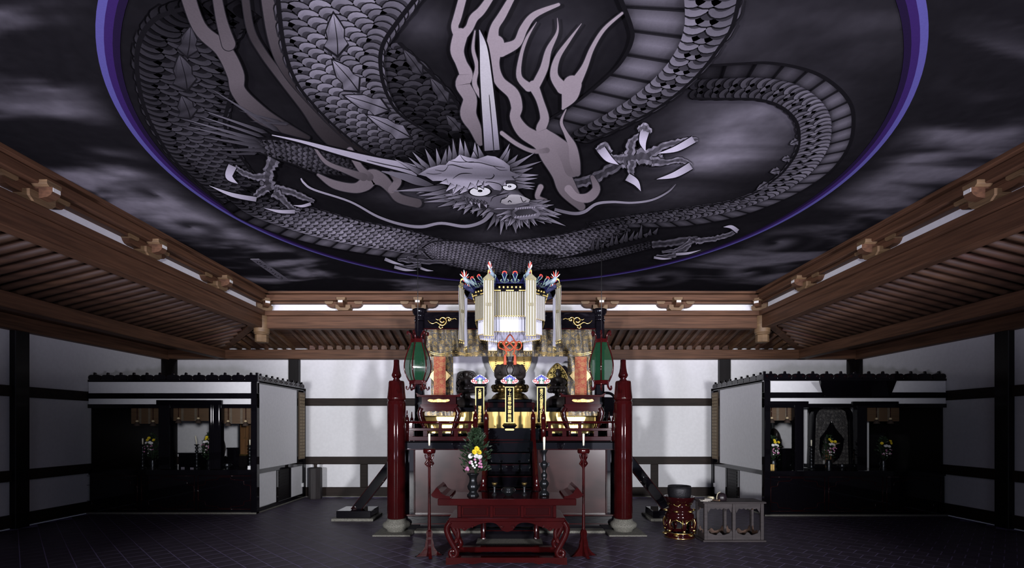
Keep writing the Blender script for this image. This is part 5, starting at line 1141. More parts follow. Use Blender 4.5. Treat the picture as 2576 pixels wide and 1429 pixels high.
for s, x in ((-1, 1130), (1, 1420)):
    for dy in (.06, .62):
        def L(dx, y): return (X(x) - s * dx * D / F, D + dy, Z(y))
        q = MB(); pts = cat([L(2, 1314), L(-7, 1330), L(-3, 1350), L(8, 1372), L(18, 1392), L(13, 1402), L(4, 1401), L(1, 1393), L(7, 1387), L(12, 1391)], 5)
        q.tube(pts, [.060 - .0006 * k for k in range(len(pts))], 10, sq=.8); q.build('leg', M_red, ft)
        if dy < .3: MB().tube(cat([L(14, 1324), L(22, 1340), L(20, 1360), L(14, 1368), L(18, 1356)], 5), [.03] * 10 + [.022] * 11, 8).build('leg_spur', M_red, ft)
fp = [(1122, 1403), (1426, 1403), (1427, 1424), (1414, 1424), (1405, 1420), (1380, 1416), (1355, 1420), (1340, 1416), (1208, 1416), (1190, 1420), (1165, 1416), (1145, 1420), (1136, 1424), (1121, 1424)]
MB().prism([(X(a), max(0.0, Z(b))) for a, b in fp], lambda a, b, d: (a, d, b), D + .10, D + .0).build('foot_rail', M_red, ft)
MB().prism([(X(a), max(0.0, Z(b))) for a, b in fp], lambda a, b, d: (a, d, b), D + .70, D + .60).build('foot_rail', M_red, ft)
for x0, x1 in ((1122, 1142), (1406, 1426)): MB().box(X(x0), X(x1), D + .05, D + .65, .03, Z(1405), .006).build('side_rail', M_red, ft)
# cloth bundle behind the left of the shelf and the right
# ---- things on the table
def onT(x, D2): return (XX(x, D2), D2, TZ)
v = thing('flower_vase', 'dark bronze vase on the left of the front altar table', 'vase', onT(1190, 7.22)); c = onT(1190, 7.22)
k = 7.22 / F
MB().lathe([(r * k, (1246 - y) * k) for r, y in ((15, 1246), (15.5, 1243), (11, 1239), (9, 1235), (13, 1230), (15, 1223), (12, 1216), (10, 1212), (9, 1205), (10.5, 1198), (15, 1192), (16, 1190), (13.5, 1190), (9, 1198))], c, 28, cap=False).build('vase_body', M_bronze, v)
# flowers
def leafy(mb, c, n, rx, rz, z0, z1, seed, ln=.055, wd=.010, base=None):
    r = random.Random(seed)
    for i in range(n):
        f = r.random() ** .8; a = r.uniform(0, 2 * math.pi); z = z0 + (z1 - z0) * f
        w_ = rx * (math.sin(math.pi * min(1, .25 + f * .75)) ** .7) * r.uniform(.25, 1)
        p = Vector((c[0] + w_ * math.cos(a), c[1] + w_ * .7 * math.sin(a), z)); d = Vector((math.cos(a) * .7, math.sin(a) * .7, r.uniform(.2, 1.1))).normalized(); sd = d.cross(Vector((0, 0, 1))).normalized()
        for t in (-.8, -.25, .3, .85):
            dd = (d + sd * t * .75).normalized(); L_ = ln * r.uniform(.7, 1.3); nn = dd.cross(Vector((r.uniform(-1, 1), r.uniform(-1, 1), r.uniform(-1, 1)))).normalized() * wd
            mb.add([p, p + dd * L_ * .5 + nn, p + dd * L_, p + dd * L_ * .5 - nn], [(0, 1, 2, 3)])
    return mb
M_leaf = mat('dark_green_leaf', (0.020, 0.045, 0.018), .55, var=.5, vscale=(30, 30, 30))
M_yel, M_wht, M_pnk, M_cent = mat('yellow_petal', (.80, .62, .03), .6), mat('white_petal', (.80, .78, .78), .6), mat('pink_petal', (.50, .20, .36), .6), mat('flower_centre', (.55, .5, .1), .6)
def flower_me(name, m, n, r, tilt, layers=2):
    q = MB()
    for l in range(layers):
        for i in range(n):
            a = 2 * math.pi * (i + l * .5) / n; f = 1 - l * .3; d = Vector((math.cos(a), math.sin(a), 0)); s = Vector((-d.y, d.x, 0)) * r * 1.9 / n * 1.6; h0 = r * .25 * l
            q.add([d * r * .1 + Vector((0, 0, h0)), d * r * .65 * f + s + Vector((0, 0, h0 + r * tilt * .5)), d * r * f + Vector((0, 0, h0 + r * tilt)), d * r * .65 * f - s + Vector((0, 0, h0 + r * tilt * .5))], [(0, 1, 2, 3)])
    q.ball((0, 0, r * .16), r * .22, r * .22, r * .16, 8, 5)
    o = q.build(name, m); me = o.data; bpy.data.objects.remove(o); return me
ME = {'yellow_chrysanthemum': flower_me('yellow_chrysanthemum', M_yel, 16, .042, .35, 3), 'white_chrysanthemum': flower_me('white_chrysanthemum', M_wht, 16, .042, .25, 3), 'pink_daisy': flower_me('pink_daisy', M_pnk, 10, .021, .3), 'white_daisy': flower_me('white_daisy', M_wht, 10, .019, .3)}
def bouquet(c, z, s, label, flowers, D, green=260, rx=.20, top=.66, seed=5, grp=None):
    """flowers: (kind, dx, dz) in metres about the vase mouth"""
    t = thing('flower_bouquet', label, 'flowers', (c[0], c[1], z), grp)
    leafy(MB(), c, green, rx * s, 1, z + .0 * s, z + top * s, seed, ln=.06 * s, wd=.011 * s).build('greenery', M_leaf, t, kind='stuff')
    q = MB()
    for i in range(7): a = i * 2.4; q.tube([(c[0], c[1], z - .05 * s), (c[0] + .10 * s * math.cos(a), c[1] + .08 * s * math.sin(a), z + top * .7 * s)], .004, 5)
    q.build('stems', M_leaf, t, kind='stuff')
    r = random.Random(seed)
    for kind, dx, dz in flowers:
        o = bpy.data.objects.new(kind, ME[kind]); col.objects.link(o); o.parent = t; o.scale = (s,) * 3
        o.location = (dx * s, -(.10 + .05 * r.random()) * s, dz * s); o.rotation_euler = (math.radians(62 + r.uniform(-15, 12)), 0, r.uniform(-.5, .5))
    return t
kk = 7.1 / F
def fl(kind, x, y, cx=1197, cy=1190): return (kind, (x - cx) * kk, (cy - y) * kk)
bouquet((XX(1197, 7.22), 7.22), TZ + 55 * k, 1.0, 'flower arrangement with yellow and white chrysanthemums in the bronze vase on the front table', [fl('yellow_chrysanthemum', *p) for p in ((1201, 1126), (1195, 1134), (1206, 1135))] + [fl('white_chrysanthemum', *p) for p in ((1186, 1144), (1199, 1144), (1209, 1147))] + [fl('pink_daisy', *p) for p in ((1196, 1153), (1209, 1153), (1211, 1158), (1186, 1158), (1208, 1162), (1212, 1164), (1177, 1174), (1180, 1178), (1174, 1178), (1207, 1171), (1213, 1172), (1184, 1161))] + [fl('white_daisy', *p) for p in ((1189, 1164), (1198, 1160), (1201, 1167), (1192, 1169), (1196, 1174), (1188, 1158))], 7.22, green=420, rx=.21, top=.63)
def candle(p, h, label, r=.012, lean=0.0, grp='candles'):
    o = MB().lathe([(r * .8, 0), (r, h * .5), (r * 1.15, h - .004), (r * .6, h), (.002, h), (.002, h + .012)], (0, 0, 0), 14).build('candle', M_candle); o.location = p; o.rotation_euler[1] = lean
    return tag(o, label, 'candle', grp)
cs = thing('bronze_candlestick', 'tall dark bronze candlestick on the right of the front altar table', 'candlestick', onT(1369, 7.22)); c = onT(1369, 7.22)
MB().lathe([(r * k, (1252 - y) * k) for r, y in ((12, 1252), (13, 1248), (11, 1243), (6, 1238), (7, 1233), (11, 1226), (12, 1220), (8, 1214), (5, 1211), (7, 1206), (8, 1199), (5, 1194), (4, 1189), (6, 1184), (9, 1176), (9, 1171), (5, 1167), (4, 1162), (5, 1156), (4, 1150), (6, 1144), (9, 1139), (9.5, 1137), (3, 1138))], c, 24).build('turned_stem', M_bronze, cs)
for s in (-1, 1): MB().tube(cat([(c[0] + s * 8 * k, c[1], TZ + 78 * k), (c[0] + s * 12 * k, c[1], TZ + 82 * k), (c[0] + s * 11 * k, c[1], TZ + 74 * k), (c[0] + s * 8 * k, c[1], TZ + 74 * k)], 4), .008, 6).build('handle_ring', M_bronze, cs)
candle((c[0], c[1], TZ + 114 * k), 33 * k, 'white candle on the bronze candlestick of the front table', .016)
for px, nm in ((1244, 'left'), (1319, 'right')):
    c = onT(px, 7.22); t = thing('offering_cup_stand', 'small metal cup stand %s of the incense burner' % nm, 'cup', c, 'cup stands')
    MB().lathe([(r * k, (1247 - y) * k) for r, y in ((6.5, 1247), (6.5, 1245), (4, 1242), (3, 1236), (3.4, 1228), (3, 1222))], c, 20).build('stem', M_bronze, t)
    MB().lathe([(r * k, (1247 - y) * k) for r, y in ((3, 1222), (6, 1219), (7, 1215), (6.4, 1215), (3, 1219))], c, 20).build('cup_bowl', M_oldgold, t)
c = onT(1279, 7.22); t = thing('incense_burner', 'round lidded metal incense burner in the middle of the front table', 'incense burner', c)
MB().lathe([(r * k, (1248 - y) * k) for r, y in ((9, 1248), (9, 1246), (13, 1243), (16, 1239), (15, 1235), (12, 1233), (14, 1230), (15, 1228.5), (12.5, 1228.5), (10, 1233))], c, 28).build('burner_bowl', M_bronze, t)
for s in (-1, 1): MB().tube(cat([(c[0] + s * 14 * k, c[1], TZ + 10 * k), (c[0] + s * 18 * k, c[1], TZ + 13 * k), (c[0] + s * 15 * k, c[1], TZ + 17 * k)], 4), .007, 6).build('ear_handle', M_bronze, t)
# ---- tall candle stands
def tall_stand(px, nm):
    D = 7.36; cx = XX(px, D); k = D / F; Z = lambda y: ZZ(y, D); c = (cx, D, 0)
    t = thing('tall_candle_stand', 'tall red lacquer candle stand on scrolled feet, %s of the front table' % nm, 'candle stand', (cx, D, 0), 'tall candle stands')
    MB().lathe([(3 * k, Z(1142)), (13 * k, Z(1141)), (15.5 * k, Z(1138), -.05), (15.5 * k, Z(1131), -.08), (14 * k, Z(1129)), (2 * k, Z(1129))], c, 36, flute=12).build('drip_pan', M_red, t)
    MB().lathe([(15 * k, Z(1129)), (15 * k, Z(1128)), (2 * k, Z(1128))], c, 24).build('pan_liner', M_iron, t)
    MB().tube([(cx, D, Z(1128)), (cx, D, Z(1119))], .004, 6).build('pricket', M_iron, t)
    for a in range(4):
        ca, sa = math.cos(a * math.pi / 2 + .4), math.sin(a * math.pi / 2 + .4)
        MB().tube(cat([(cx + r * k * ca, D + r * k * sa, Z(y)) for r, y in ((10, 1143), (9, 1150), (5, 1158), (8, 1164), (10, 1167), (6, 1171), (4, 1174))], 4), [.014] * 8 + [.018] * 8 + [.012] * 9, 6).build('top_bracket', M_red, t)
        ca, sa = math.cos(a * math.pi / 2 + .25), math.sin(a * math.pi / 2 + .25)
        pl = cat([(2, 1331), (6, 1334), (8, 1343), (7, 1352), (10, 1364), (12, 1376), (20, 1388), (30, 1396), (35, 1402), (34, 1410), (28, 1413), (22, 1409), (14, 1402), (6, 1400), (0, 1398)], 3) + [(0, 1331)]
        MB().prism([(r * k, max(.002, Z(y))) for r, y in pl], lambda r, z, d: (cx + r * ca - d * sa, D + r * sa + d * ca, z), -.022, .022).build('scroll_foot', M_red, t)
    MB().lathe([(5 * k, Z(1400)), (5.5 * k, Z(1370)), (4.2 * k, Z(1330)), (3.2 * k, Z(1260)), (3.2 * k, Z(1180)), (4.5 * k, Z(1170)), (4 * k, Z(1150)), (6 * k, Z(1142))], c, 14).build('pole', M_red, t)
    candle((cx, D, Z(1121)), 30 * k, 'white candle on the tall red stand, %s of the front table' % nm, .015)
tall_stand(1080, 'left'); tall_stand(1468, 'right')
# ================================================================ bowl gong, low table, wooden bin
D = 8.6; k = D / F; cx = XX(1709, D); c = (cx, D, 0); Z = lambda y: ZZ(y, D)
st = thing('gong_stand', 'round red and gold lacquer gong stand with curved legs', 'stand', (cx, D, 0))
MB().lathe([(34 * k, 0), (36 * k, .01), (36 * k, .035), (33 * k, .045), (35 * k, .06), (35.5 * k, .095), (33 * k, .105), (28 * k, .105), (28 * k, .02)], c, 32, cap=False).build('foot_ring', M_darkred, st)
q = MB(); q.lathe([(35.8 * k, .095), (36.6 * k, .10), (35.8 * k, .108)], c, 32, cap=False); q.lathe([(36.3 * k, .012), (37 * k, .018), (36.3 * k, .024)], c, 32, cap=False); q.build('gold_band', M_goldb, st)
z1, z2, z3 = Z(1288), Z(1262), Z(1250)
MB().lathe([(28 * k, z1 - .14), (35 * k, z1 - .11), (35 * k, z1 - .03), (30 * k, z1), (33 * k, z1 + .02), (33 * k, z1 + .06), (27 * k, z1 + .075), (27 * k, z2 - .01), (33 * k, z2 + .0), (37 * k, z3), (38 * k, z3 + .012), (35 * k, z3 + .014), (24 * k, z2 + .01), (0, z2 + .01)], c, 32, cap=False).build('drum', M_darkred, st)
for i in range(6):
    a = math.radians(60 * i + 30); ca, sa = math.cos(a), math.sin(a)
    pts = cat([(cx + r * k * ca, D + r * k * sa, z) for r, z in ((33, z1 - .10), (37, z1 - .17), (33, z1 - .27), (28, .20), (30, .15), (34, .125), (35, .145))], 4)
    lg = MB().tube(pts, [.036] * 8 + [.03] * 8 + [.026] * 9, 8).build('leg', M_darkred, st)
    q = MB(); q.ball((cx + 35 * k * ca, D + 35 * k * sa, .14), .032, .032, .028, 10, 6); q.build('gold_scroll_foot', M_goldb, lg)
    for o_ in (-.11, .11): MB().tube(cat([(cx + r * k * math.cos(a + o_), D + r * k * math.sin(a + o_), z) for r, z in ((36, z1 - .09), (39, z1 - .17), (35, z1 - .26), (30, .21))], 4), .006, 5).build('gold_edge', M_goldb, lg)
    a += math.radians(30)
    for z, r in ((z1 + .04, 33.4), (.075, 35.8)):
        q = MB(); q.ball((cx + r * k * math.cos(a), D + r * k * math.sin(a), z), .05, .05, .02, 12, 6); q.build('gold_boss', M_goldb, st)
    q = MB(); q.tube(cat([(cx + 35.6 * k * math.cos(a + u), D + 35.6 * k * math.sin(a + u), z1 - .115 + v) for u, v in ((-.38, -.05), (-.25, -.01), (-.1, .0), (0, .015), (.1, 0), (.25, -.01), (.38, -.05))], 3), .007, 5); q.build('gold_arch', M_goldb, st)
    q = MB(); q.tube(cat([(cx + r * k * math.cos(a + u), D + r * k * math.sin(a + u), z) for u, r, z in ((-.3, 29, z2 - .02), (-.15, 28.5, z2 - .045), (0, 28.4, z2 - .05), (.15, 28.5, z2 - .045), (.3, 29, z2 - .02))], 3), .007, 5); q.build('gold_arch', M_goldb, st)
M_ironbowl = mat('hammered_iron', (.018, .017, .021), .5, metal=.5, bump=.35, vscale=(40, 40, 40), var=.2)
zb = z2 + .012
o = MB().lathe([(.02, 0), (.13, .01), (.175, .05), (.193, .12), (.196, .20), (.19, .262), (.178, .262), (.18, .20), (.16, .06), (.02, .03)], (0, 0, 0), 36, cap=False).build('bowl_gong', M_ironbowl); o.location = (cx, D, zb)
tag(o, 'dark hammered iron bowl gong resting on the red and gold stand', 'gong')
M_oldwood = mat('weathered_brown_wood', (.042, .032, .034), .7, var=.4, vscale=(4, 10, 30))
M_orangewood = mat('inner_warm_wood', (.07, .034, .02), .7, var=.3, vscale=(10, 10, 30))
x0, x1, y0, y1, zt = 3.17, 4.15, 8.25, 8.65, .66
bt = thing('low_sutra_table', 'low weathered wooden table with cloud-cut side openings beside the gong', 'table', ((x0 + x1) / 2, 8.45, 0))
MB().box(x0 - .03, x1 + .03, y0 - .03, y1 + .03, zt - .03, zt, .008).build('table_top', M_oldwood, bt)
MB().box(x0 - .03, x1 + .03, y0 - .03, y0 + .03, 0, .03, .006).build('base_rail', M_oldwood, bt); MB().box(x0 - .03, x1 + .03, y1 - .03, y1 + .03, 0, .03, .006).build('base_rail', M_oldwood, bt)
for x in (x0, x1): MB().box(x - .03, x + .03, y0, y1, 0, .03, .006).build('base_rail', M_oldwood, bt)
for x in (x0 + .025, (x0 + x1) / 2, x1 - .025):
    for y in (y0, y1 - .05): MB().box(x - .026, x + .026, y, y + .05, .03, zt - .03, .004).build('post', M_oldwood, bt)
top_o = [(.0, .60), (.0, .63), (1, .63), (1, .60), (.97, .47), (.90, .52), (.86, .545), (.74, .535), (.66, .55), (.58, .525), (.5, .545), (.42, .525), (.34, .55), (.26, .535), (.14, .545), (.10, .52), (.03, .47)]
bot_o = [(0, .03), (1, .03), (1, .15), (.96, .20), (.90, .14), (.80, .125), (.70, .11), (.62, .11), (.56, .14), (.5, .155), (.44, .14), (.38, .11), (.30, .11), (.2, .125), (.10, .14), (.04, .20), (0, .15)]
def cutpanel(P0, P1, m):
    for pl in (top_o, bot_o):
        d_ = (Vector(P1) - Vector(P0)); n_ = Vector((-d_.y, d_.x, 0)).normalized()
        MB().prism(pl, lambda a, b, d: Vector(P0) + d_ * a + n_ * d + Vector((0, 0, b)), -.01, .01).build('cut_panel', m, bt)
xm = (x0 + x1) / 2
cutpanel((x0 + .05, y0 + .025, 0), (xm - .026, y0 + .025, 0), M_oldwood); cutpanel((xm + .026, y0 + .025, 0), (x1 - .05, y0 + .025, 0), M_oldwood)
cutpanel((x0 + .025, y1 - .05, 0), (x0 + .025, y0 + .05, 0), M_oldwood); cutpanel((x1 - .025, y0 + .05, 0), (x1 - .025, y1 - .05, 0), M_orangewood)
cutpanel((xm - .026, y1 - .025, 0), (x0 + .05, y1 - .025, 0), M_orangewood); cutpanel((x1 - .05, y1 - .025, 0), (xm + .026, y1 - .025, 0), M_orangewood)
o = MB().lathe([(.0, .0), (.075, 0), (.082, .02), (.083, .06), (.07, .10), (.04, .122), (0, .13)], (0, 0, 0), 24, cap=False).build('wooden_drum', mat('dark_purple_lacquer', (.016, .010, .014), .35)); o.location = (3.52, 8.42, zt)
tag(o, 'small dark domed wooden drum on the low table', 'drum')
M_cream = mat('cream_cord', (.62, .56, .38), .6); M_paper = mat('paper', (.62, .58, .52), .8)
o = MB().tube(cat([(3.425, 8.37, zt + .007), (3.43, 8.385, zt + .07), (3.455, 8.40, zt + .12), (3.50, 8.42, zt + .14)], 5), .006, 6).build('cream_cord', M_cream); tag(o, 'cream cord looped over the domed wooden drum', 'cord')
o = MB().tube([(3.36, 8.57, zt + .028), (3.40, 8.46, zt + .028)], .026, 14).build('paper_scroll', M_cream); tag(o, 'rolled cream scroll beside the wooden drum', 'scroll')
o = MB().tube([(3.33, 8.40, zt + .012), (3.43, 8.31, zt + .012)], .011, 8).build('drum_beater', M_orangewood); o2 = MB().ball((3.435, 8.305, zt + .017), .017); o2.build('beater_head', M_block, o)
tag(o, 'wooden drum beater lying before the domed drum', 'beater')
for i, (a, b, r_) in enumerate(((3.16, 8.40, .25), (3.22, 8.36, -.1), (3.26, 8.44, .12))):
    o = MB().box(-.06, .06, -.10, .10, 0, .008, .001).build('sutra_booklet', M_paper); o.location = (a + .05, b, zt + .0005 + i * .0085); o.rotation_euler[2] = r_ - .5
    tag(o, ('lowest', 'middle', 'topmost')[i] + ' folded paper booklet in the pile on the low table', 'booklet', 'paper booklets on the low table')
bn = thing('wooden_bin', 'dark eight-sided wooden bin with a knob against the back wall', 'bin', (-5.18, 13.2, 0))
MB().lathe([(.165, 0), (.17, .02), (.168, .80), (.15, .82), (.02, .83)], (-5.18, 13.2, 0), 8, smooth=False, rot=.39).build('staved_body', mat('charred_wood', (.022, .017, .018), .6, var=.5, vscale=(25, 25, 3), bump=.2), bn)
MB().lathe([(.05, .82), (.035, .86), (.05, .90), (.03, .93)], (-5.18, 13.2, 0), 12).build('knob', M_rail, bn)
# black chair behind the altar on the right
ch = thing('black_chair', 'black lacquer ceremonial chair with a round back, behind the right of the altar', 'chair', (XX(1543, 11.6), 11.6, 0)); cx = XX(1543, 11.6)
Z = lambda y: ZZ(y, 11.6)
for s in (-1, 1):
    MB().box(cx + s * .20 - .025, cx + s * .20 + .025, 11.5, 11.55, 0, 2.2).build('leg', M_black, ch); MB().box(cx + s * .20 - .025, cx + s * .20 + .025, 11.95, 12.0, 0, 2.45, .01).build('leg', M_black, ch)
MB().box(cx - .26, cx + .26, 11.45, 12.02, 2.14, 2.2, .01).build('seat', M_black, ch)
MB().tube(cat([(cx - .23, 11.97, 2.2), (cx - .24, 11.97, 2.5), (cx - .12, 11.97, 2.68), (cx + .12, 11.97, 2.68), (cx + .24, 11.97, 2.5), (cx + .23, 11.97, 2.2)], 6), .035, 8).build('back_rail', M_black, ch)
MB().box(cx - .2, cx + .2, 11.96, 11.98, 2.2, 2.6).build('backrest', M_black, ch)
ch.rotation_euler[2] = math.radians(14)
# ================================================================ side altars
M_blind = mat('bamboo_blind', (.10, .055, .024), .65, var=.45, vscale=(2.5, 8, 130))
M_band = mat('blind_band', (.12, .092, .062), .7, var=.3, vscale=(10, 10, 20))
M_tassel = mat('dark_tassel', (.03, .018, .012), .8); M_knob = mat('tassel_knot', (.45, .36, .22), .6)
M_slip = mat('name_slip', (.26, .20, .12), .7, var=.3, vscale=(30, 30, 30)); M_board = mat('name_board_wood', (.14, .10, .06), .7)
M_shrine = mat('shrine_door_wood', (.20, .095, .035), .5, var=.3, vscale=(30, 8, 3))
cr_poly = cat([(-.13, 0), (-.145, .035), (-.135, .075), (-.09, .10), (-.03, .10), (-.022, .135), (0, .15), (.022, .135), (.03, .10), (.09, .10), (.135, .075), (.145, .035), (.13, 0)], 3)
def crest_row(par, P0, P1, z, n):
    P0, P1 = Vector((*P0, z)), Vector((*P1, z)); d = (P1 - P0) / n; u = d.normalized(); nn = Vector((u.y, -u.x, 0)); f = d.length / .29; first = None
    for k in range(n):
        c = P0 + d * (k + .5)
        if first is None:
            first = MB().prism([(a * f * .95, b * 1.05) for a, b in cr_poly], lambda a, b, t: c + u * a + nn * t + Vector((0, 0, b)), -.02, .02).build('crest_piece', M_black, par); c0 = c; o = first
            q = MB()
            for s in (-1, 1): q.tube([c + nn * .021 + u * (s * (.085 + .03 * (1 - j / 10) * math.cos(j * .8)) * f) + Vector((0, 0, .045 + .03 * (1 - j / 10) * math.sin(j * .8))) for j in range(10)], .005, 5)
            curl = q.build('carved_curl', M_darkred, first, kind='stuff')
        else:
            o = first.copy(); col.objects.link(o); o.location = c - c0; e = curl.copy(); col.objects.link(e); e.parent = o
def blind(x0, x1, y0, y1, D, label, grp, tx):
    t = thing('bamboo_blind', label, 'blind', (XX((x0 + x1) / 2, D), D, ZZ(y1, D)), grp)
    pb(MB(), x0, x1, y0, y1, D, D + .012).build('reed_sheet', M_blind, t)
    w = x1 - x0
    for f in (.33, .67): pb(MB(), x0 + w * f - 3, x0 + w * f + 3, y0, y1, D - .004, D).build('cloth_band', M_band, t)
    for x in tx:
        if not x0 <= x <= x1: continue
        MB().tube([PX(x, y0, D - .02), PX(x, y1 - 6, D - .02)], .007, 6).build('cord', M_darkred, t)
        c = PX(x, y1 - 4, D - .02)
        ts_ = MB().lathe([(.062, -.085), (.066, -.08), (.045, -.02), (.02, 0)], c, 14).build('tassel', M_tassel, t)
        MB().lathe([(.02, 0), (.03, .012), (.03, .03), (.015, .045)], c, 10).build('tassel_knot', M_knob, ts_)
def side_altar(s, D, X0, nm):
    t = thing('side_altar', 'black lacquer side altar room with carved cresting and white panels on the %s' % nm, 'altar', (s * 7.3, D + 1, 0), 'side altars')
    Z = lambda y: ZZ(y, D); xo = s * (SX - .06)
    def B(a, b, y0, y1, z0, z1, m, n, bv=.006): return MB().box(a, b, y0, y1, z0, z1, bv).build(n, m, t)
    zt = 2.87
    B(X0, xo, D, D + .10, zt - .0, zt + .05, M_black, 'top_beam'); B(X0, xo, D + .08, WY - .06, zt + .0, zt + .03, M_black, 'roof_board', 0)
    B(X0, xo, D + .03, D + .09, 2.625, zt, M_plaster, 'white_panel', 0)
    B(X0, xo, D - .01, D + .10, 2.505, 2.625, M_black, 'beam')
    B(X0, xo, D + .03, D + .09, 2.385, 2.505, M_plaster, 'white_panel', 0)
    B(X0, xo, D, D + .10, 2.30, 2.385, M_black, 'beam')
    B(X0, X0 + s * .13, D - .015, D + .12, 0.02, zt, M_black, 'corner_post', .012)
    # end wall facing the middle of the hall
    xe = X0
    B(xe - s * .0, xe + s * .10, WY - .22, WY - .06, .02, zt, M_black, 'end_post')
    B(xe + s * .01, xe + s * .09, D + .1, WY - .1, .86, .96, M_black, 'end_rail'); B(xe + s * .0, xe + s * .10, D + .1, WY - .1, .03, .12, M_black, 'end_rail'); B(xe + s * .0, xe + s * .10, D + .1, WY - .06, zt - .03, zt + .05, M_black, 'end_rail')
    ym = 13.02
    B(xe + s * .03, xe + s * .08, D + .12, ym - .03, .96, zt, M_plaster, 'white_panel', 0); B(xe + s * .015, xe + s * .09, ym - .03, ym + .03, .86, zt, M_black, 'end_post')
    B(xe + s * .03, xe + s * .08, D + .12, 11.85, .12, .86, M_plaster, 'white_panel', 0); B(xe + s * .03, xe + s * .08, 12.62, WY - .1, .12, .86, M_plaster, 'white_panel', 0)
    B(xe + s * .02, xe + s * .085, 11.85, 11.95, .12, .86, M_black, 'end_post'); B(xe + s * .02, xe + s * .085, 12.55, 12.64, .12, .86, M_black, 'end_post')
    dr = B(xe + s * .03, xe + s * .07, 11.95, 12.55, .12, .86, M_darkwood, 'low_door', .004)
    for k in range(9): MB().box(xe + s * .02, xe + s * .035, 12.0, 12.5, .17 + k * .075, .215 + k * .075).build('louvre_slat', M_darkwood, dr)
    B(xe + s * .0, xe + s * .09, D - .02, WY - .05, 0, .03, M_stone, 'stone_sill', 0); B(X0, xo, D - .03, D + .1, 0, .03, M_stone, 'stone_sill', 0)
    crest_row(t, (X0, D + .03), (xo, D + .03), zt + .05, 13)
    crest_row(t, (xe + s * .05, D + .12), (xe + s * .05, WY - .08), zt + .05, 9)
    MB().box(X0 - s * .03, X0 + s * .02, D - .03, D + .02, zt + .0, zt + .20, .006).build('crest_corner', M_black, t)
    # counter with panelled front
    B(X0 + s * .1, xo, D + .02, D + .8, .845, .955, M_black, 'counter_top'); B(X0 + s * .1, xo, D + .06, D + .10, .03, .845, M_black, 'counter_front', 0)
    x = X0 + s * .16
    for k in range(3):
        xa, xb = x + s * k * 1.24, x + s * (k * 1.24 + 1.16); c = (xa + xb) / 2; hw = .58
        q = MB(); yy = D + .057
        for z in (.82, .09): q.tube([(xa, yy, z), (xb, yy, z)], .006, 5)
        for xx in (xa, xb): q.tube([(xx, yy, .09), (xx, yy, .82)], .006, 5)
        out = cat([(-.12, .79), (-.16, .74), (-.40, .72), (-.43, .63), (-.55, .61), (-.57, .55), (-.57, .33), (-.55, .28), (-.43, .26), (-.40, .17), (-.16, .15), (-.12, .11), (.12, .11), (.16, .15), (.40, .17), (.43, .26), (.55, .28), (.57, .33), (.57, .55), (.55, .61), (.43, .63), (.40, .72), (.16, .74), (.12, .79)], 3, True)
        q.tube([(c + a, yy, b) for a, b in out], .0055, 5, closed=True); q.build('panel_moulding', M_darkred, t)
    # inner end and back dark lining so that the room is closed
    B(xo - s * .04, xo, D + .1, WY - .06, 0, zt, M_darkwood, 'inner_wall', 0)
    return t, Z
# names board on each end wall
def name_board(s, X0, nm):
    xf = X0 - s * .004; t = thing('name_board', 'tan board of small name slips on the end wall of the %s side altar' % nm, 'board', (xf, 13.2, 1.04), 'name boards')
    MB().box(xf, X0 + s * .02, 13.06, 13.42, 1.04, 2.80, .004).build('backboard', M_board, t)
    first = None
    for r_ in range(20):
        for c_ in range(2):
            if first is None: first = MB().box(xf - s * .012, xf, 13.085, 13.225, 1.075, 1.135, .002).build('name_slip', M_slip, t); o = first
            else: o = first.copy(); col.objects.link(o)
            o.location = (0, c_ * .165, r_ * .0845)
LX, LD, RXX, RD = -5.55, 10.9, 5.36, 10.64
side_altar(-1, LD, LX, 'left'); tR = side_altar(1, RD, RXX, 'right')[0]; name_board(-1, LX, 'left'); name_board(1, RXX, 'right')
for xa_, xb_ in ((XX(1998, 11.63), XX(2042, 11.46)), (XX(2142, 11.46), XX(2186, 11.63))): MB().box(xa_, xb_, 11.63, 11.66, .03, 2.45).build('white_partition', M_plaster, tR)
MB().box(XX(1998, 11.63), XX(2186, 11.63), 11.63, 11.66, ZZ(1008, 11.63) , 2.5).build('white_partition', M_plaster, tR)
# ---- fronts: posts and lintels between the openings
def post(name, par, x0, x1, y0, y1, D, dep=.14): return pb(MB(), x0, x1, y0, y1, D, D + dep, .008).build(name, M_black, par)
fl_ = thing('altar_opening_frame', 'black post and lintel frame between the blinds of the left side altar', 'frame', (XX(476, LD), LD, .955))
post('post', fl_, 398, 426, 1016, 1181, LD - .02); post('post', fl_, 525, 555, 1016, 1181, LD - .02); post('lintel', fl_, 392, 557, 1006.5, 1018, LD - .03, .16)
for x in (529, 534, 549): pb(MB(), x, x + 1.6, 1018, 1181, LD - .026, LD).build('lacquer_bead', M_black, fl_)
fr_ = thing('altar_opening_frame', 'black post and lintel frame around the arched shrine of the right side altar', 'frame', (XX(2090, RD), RD, .955))
post('post', fr_, 2000, 2022, 1018, 1184, RD - .02); post('post', fr_, 2157, 2182, 1018, 1184, RD - .02); post('lintel', fr_, 1934, 2035, 1009.5, 1019, RD - .03, .16); post('lintel', fr_, 2146, 2262, 1010, 1020, RD - .03, .16)
g1 = 'bamboo blinds of the left side altar'; g2 = 'bamboo blinds of the right side altar'
blind(330, 398, 1026, 1066, LD + .14, 'dim bamboo blind in the outer opening of the left side altar', g1, (345, 385)); blind(426, 525, 1016, 1059, LD + .14, 'bamboo blind in the middle opening of the left side altar', g1, (449, 499)); blind(555, 633, 1025, 1066, LD + .14, 'bamboo blind nearest the corner post of the left side altar', g1, (574, 618))
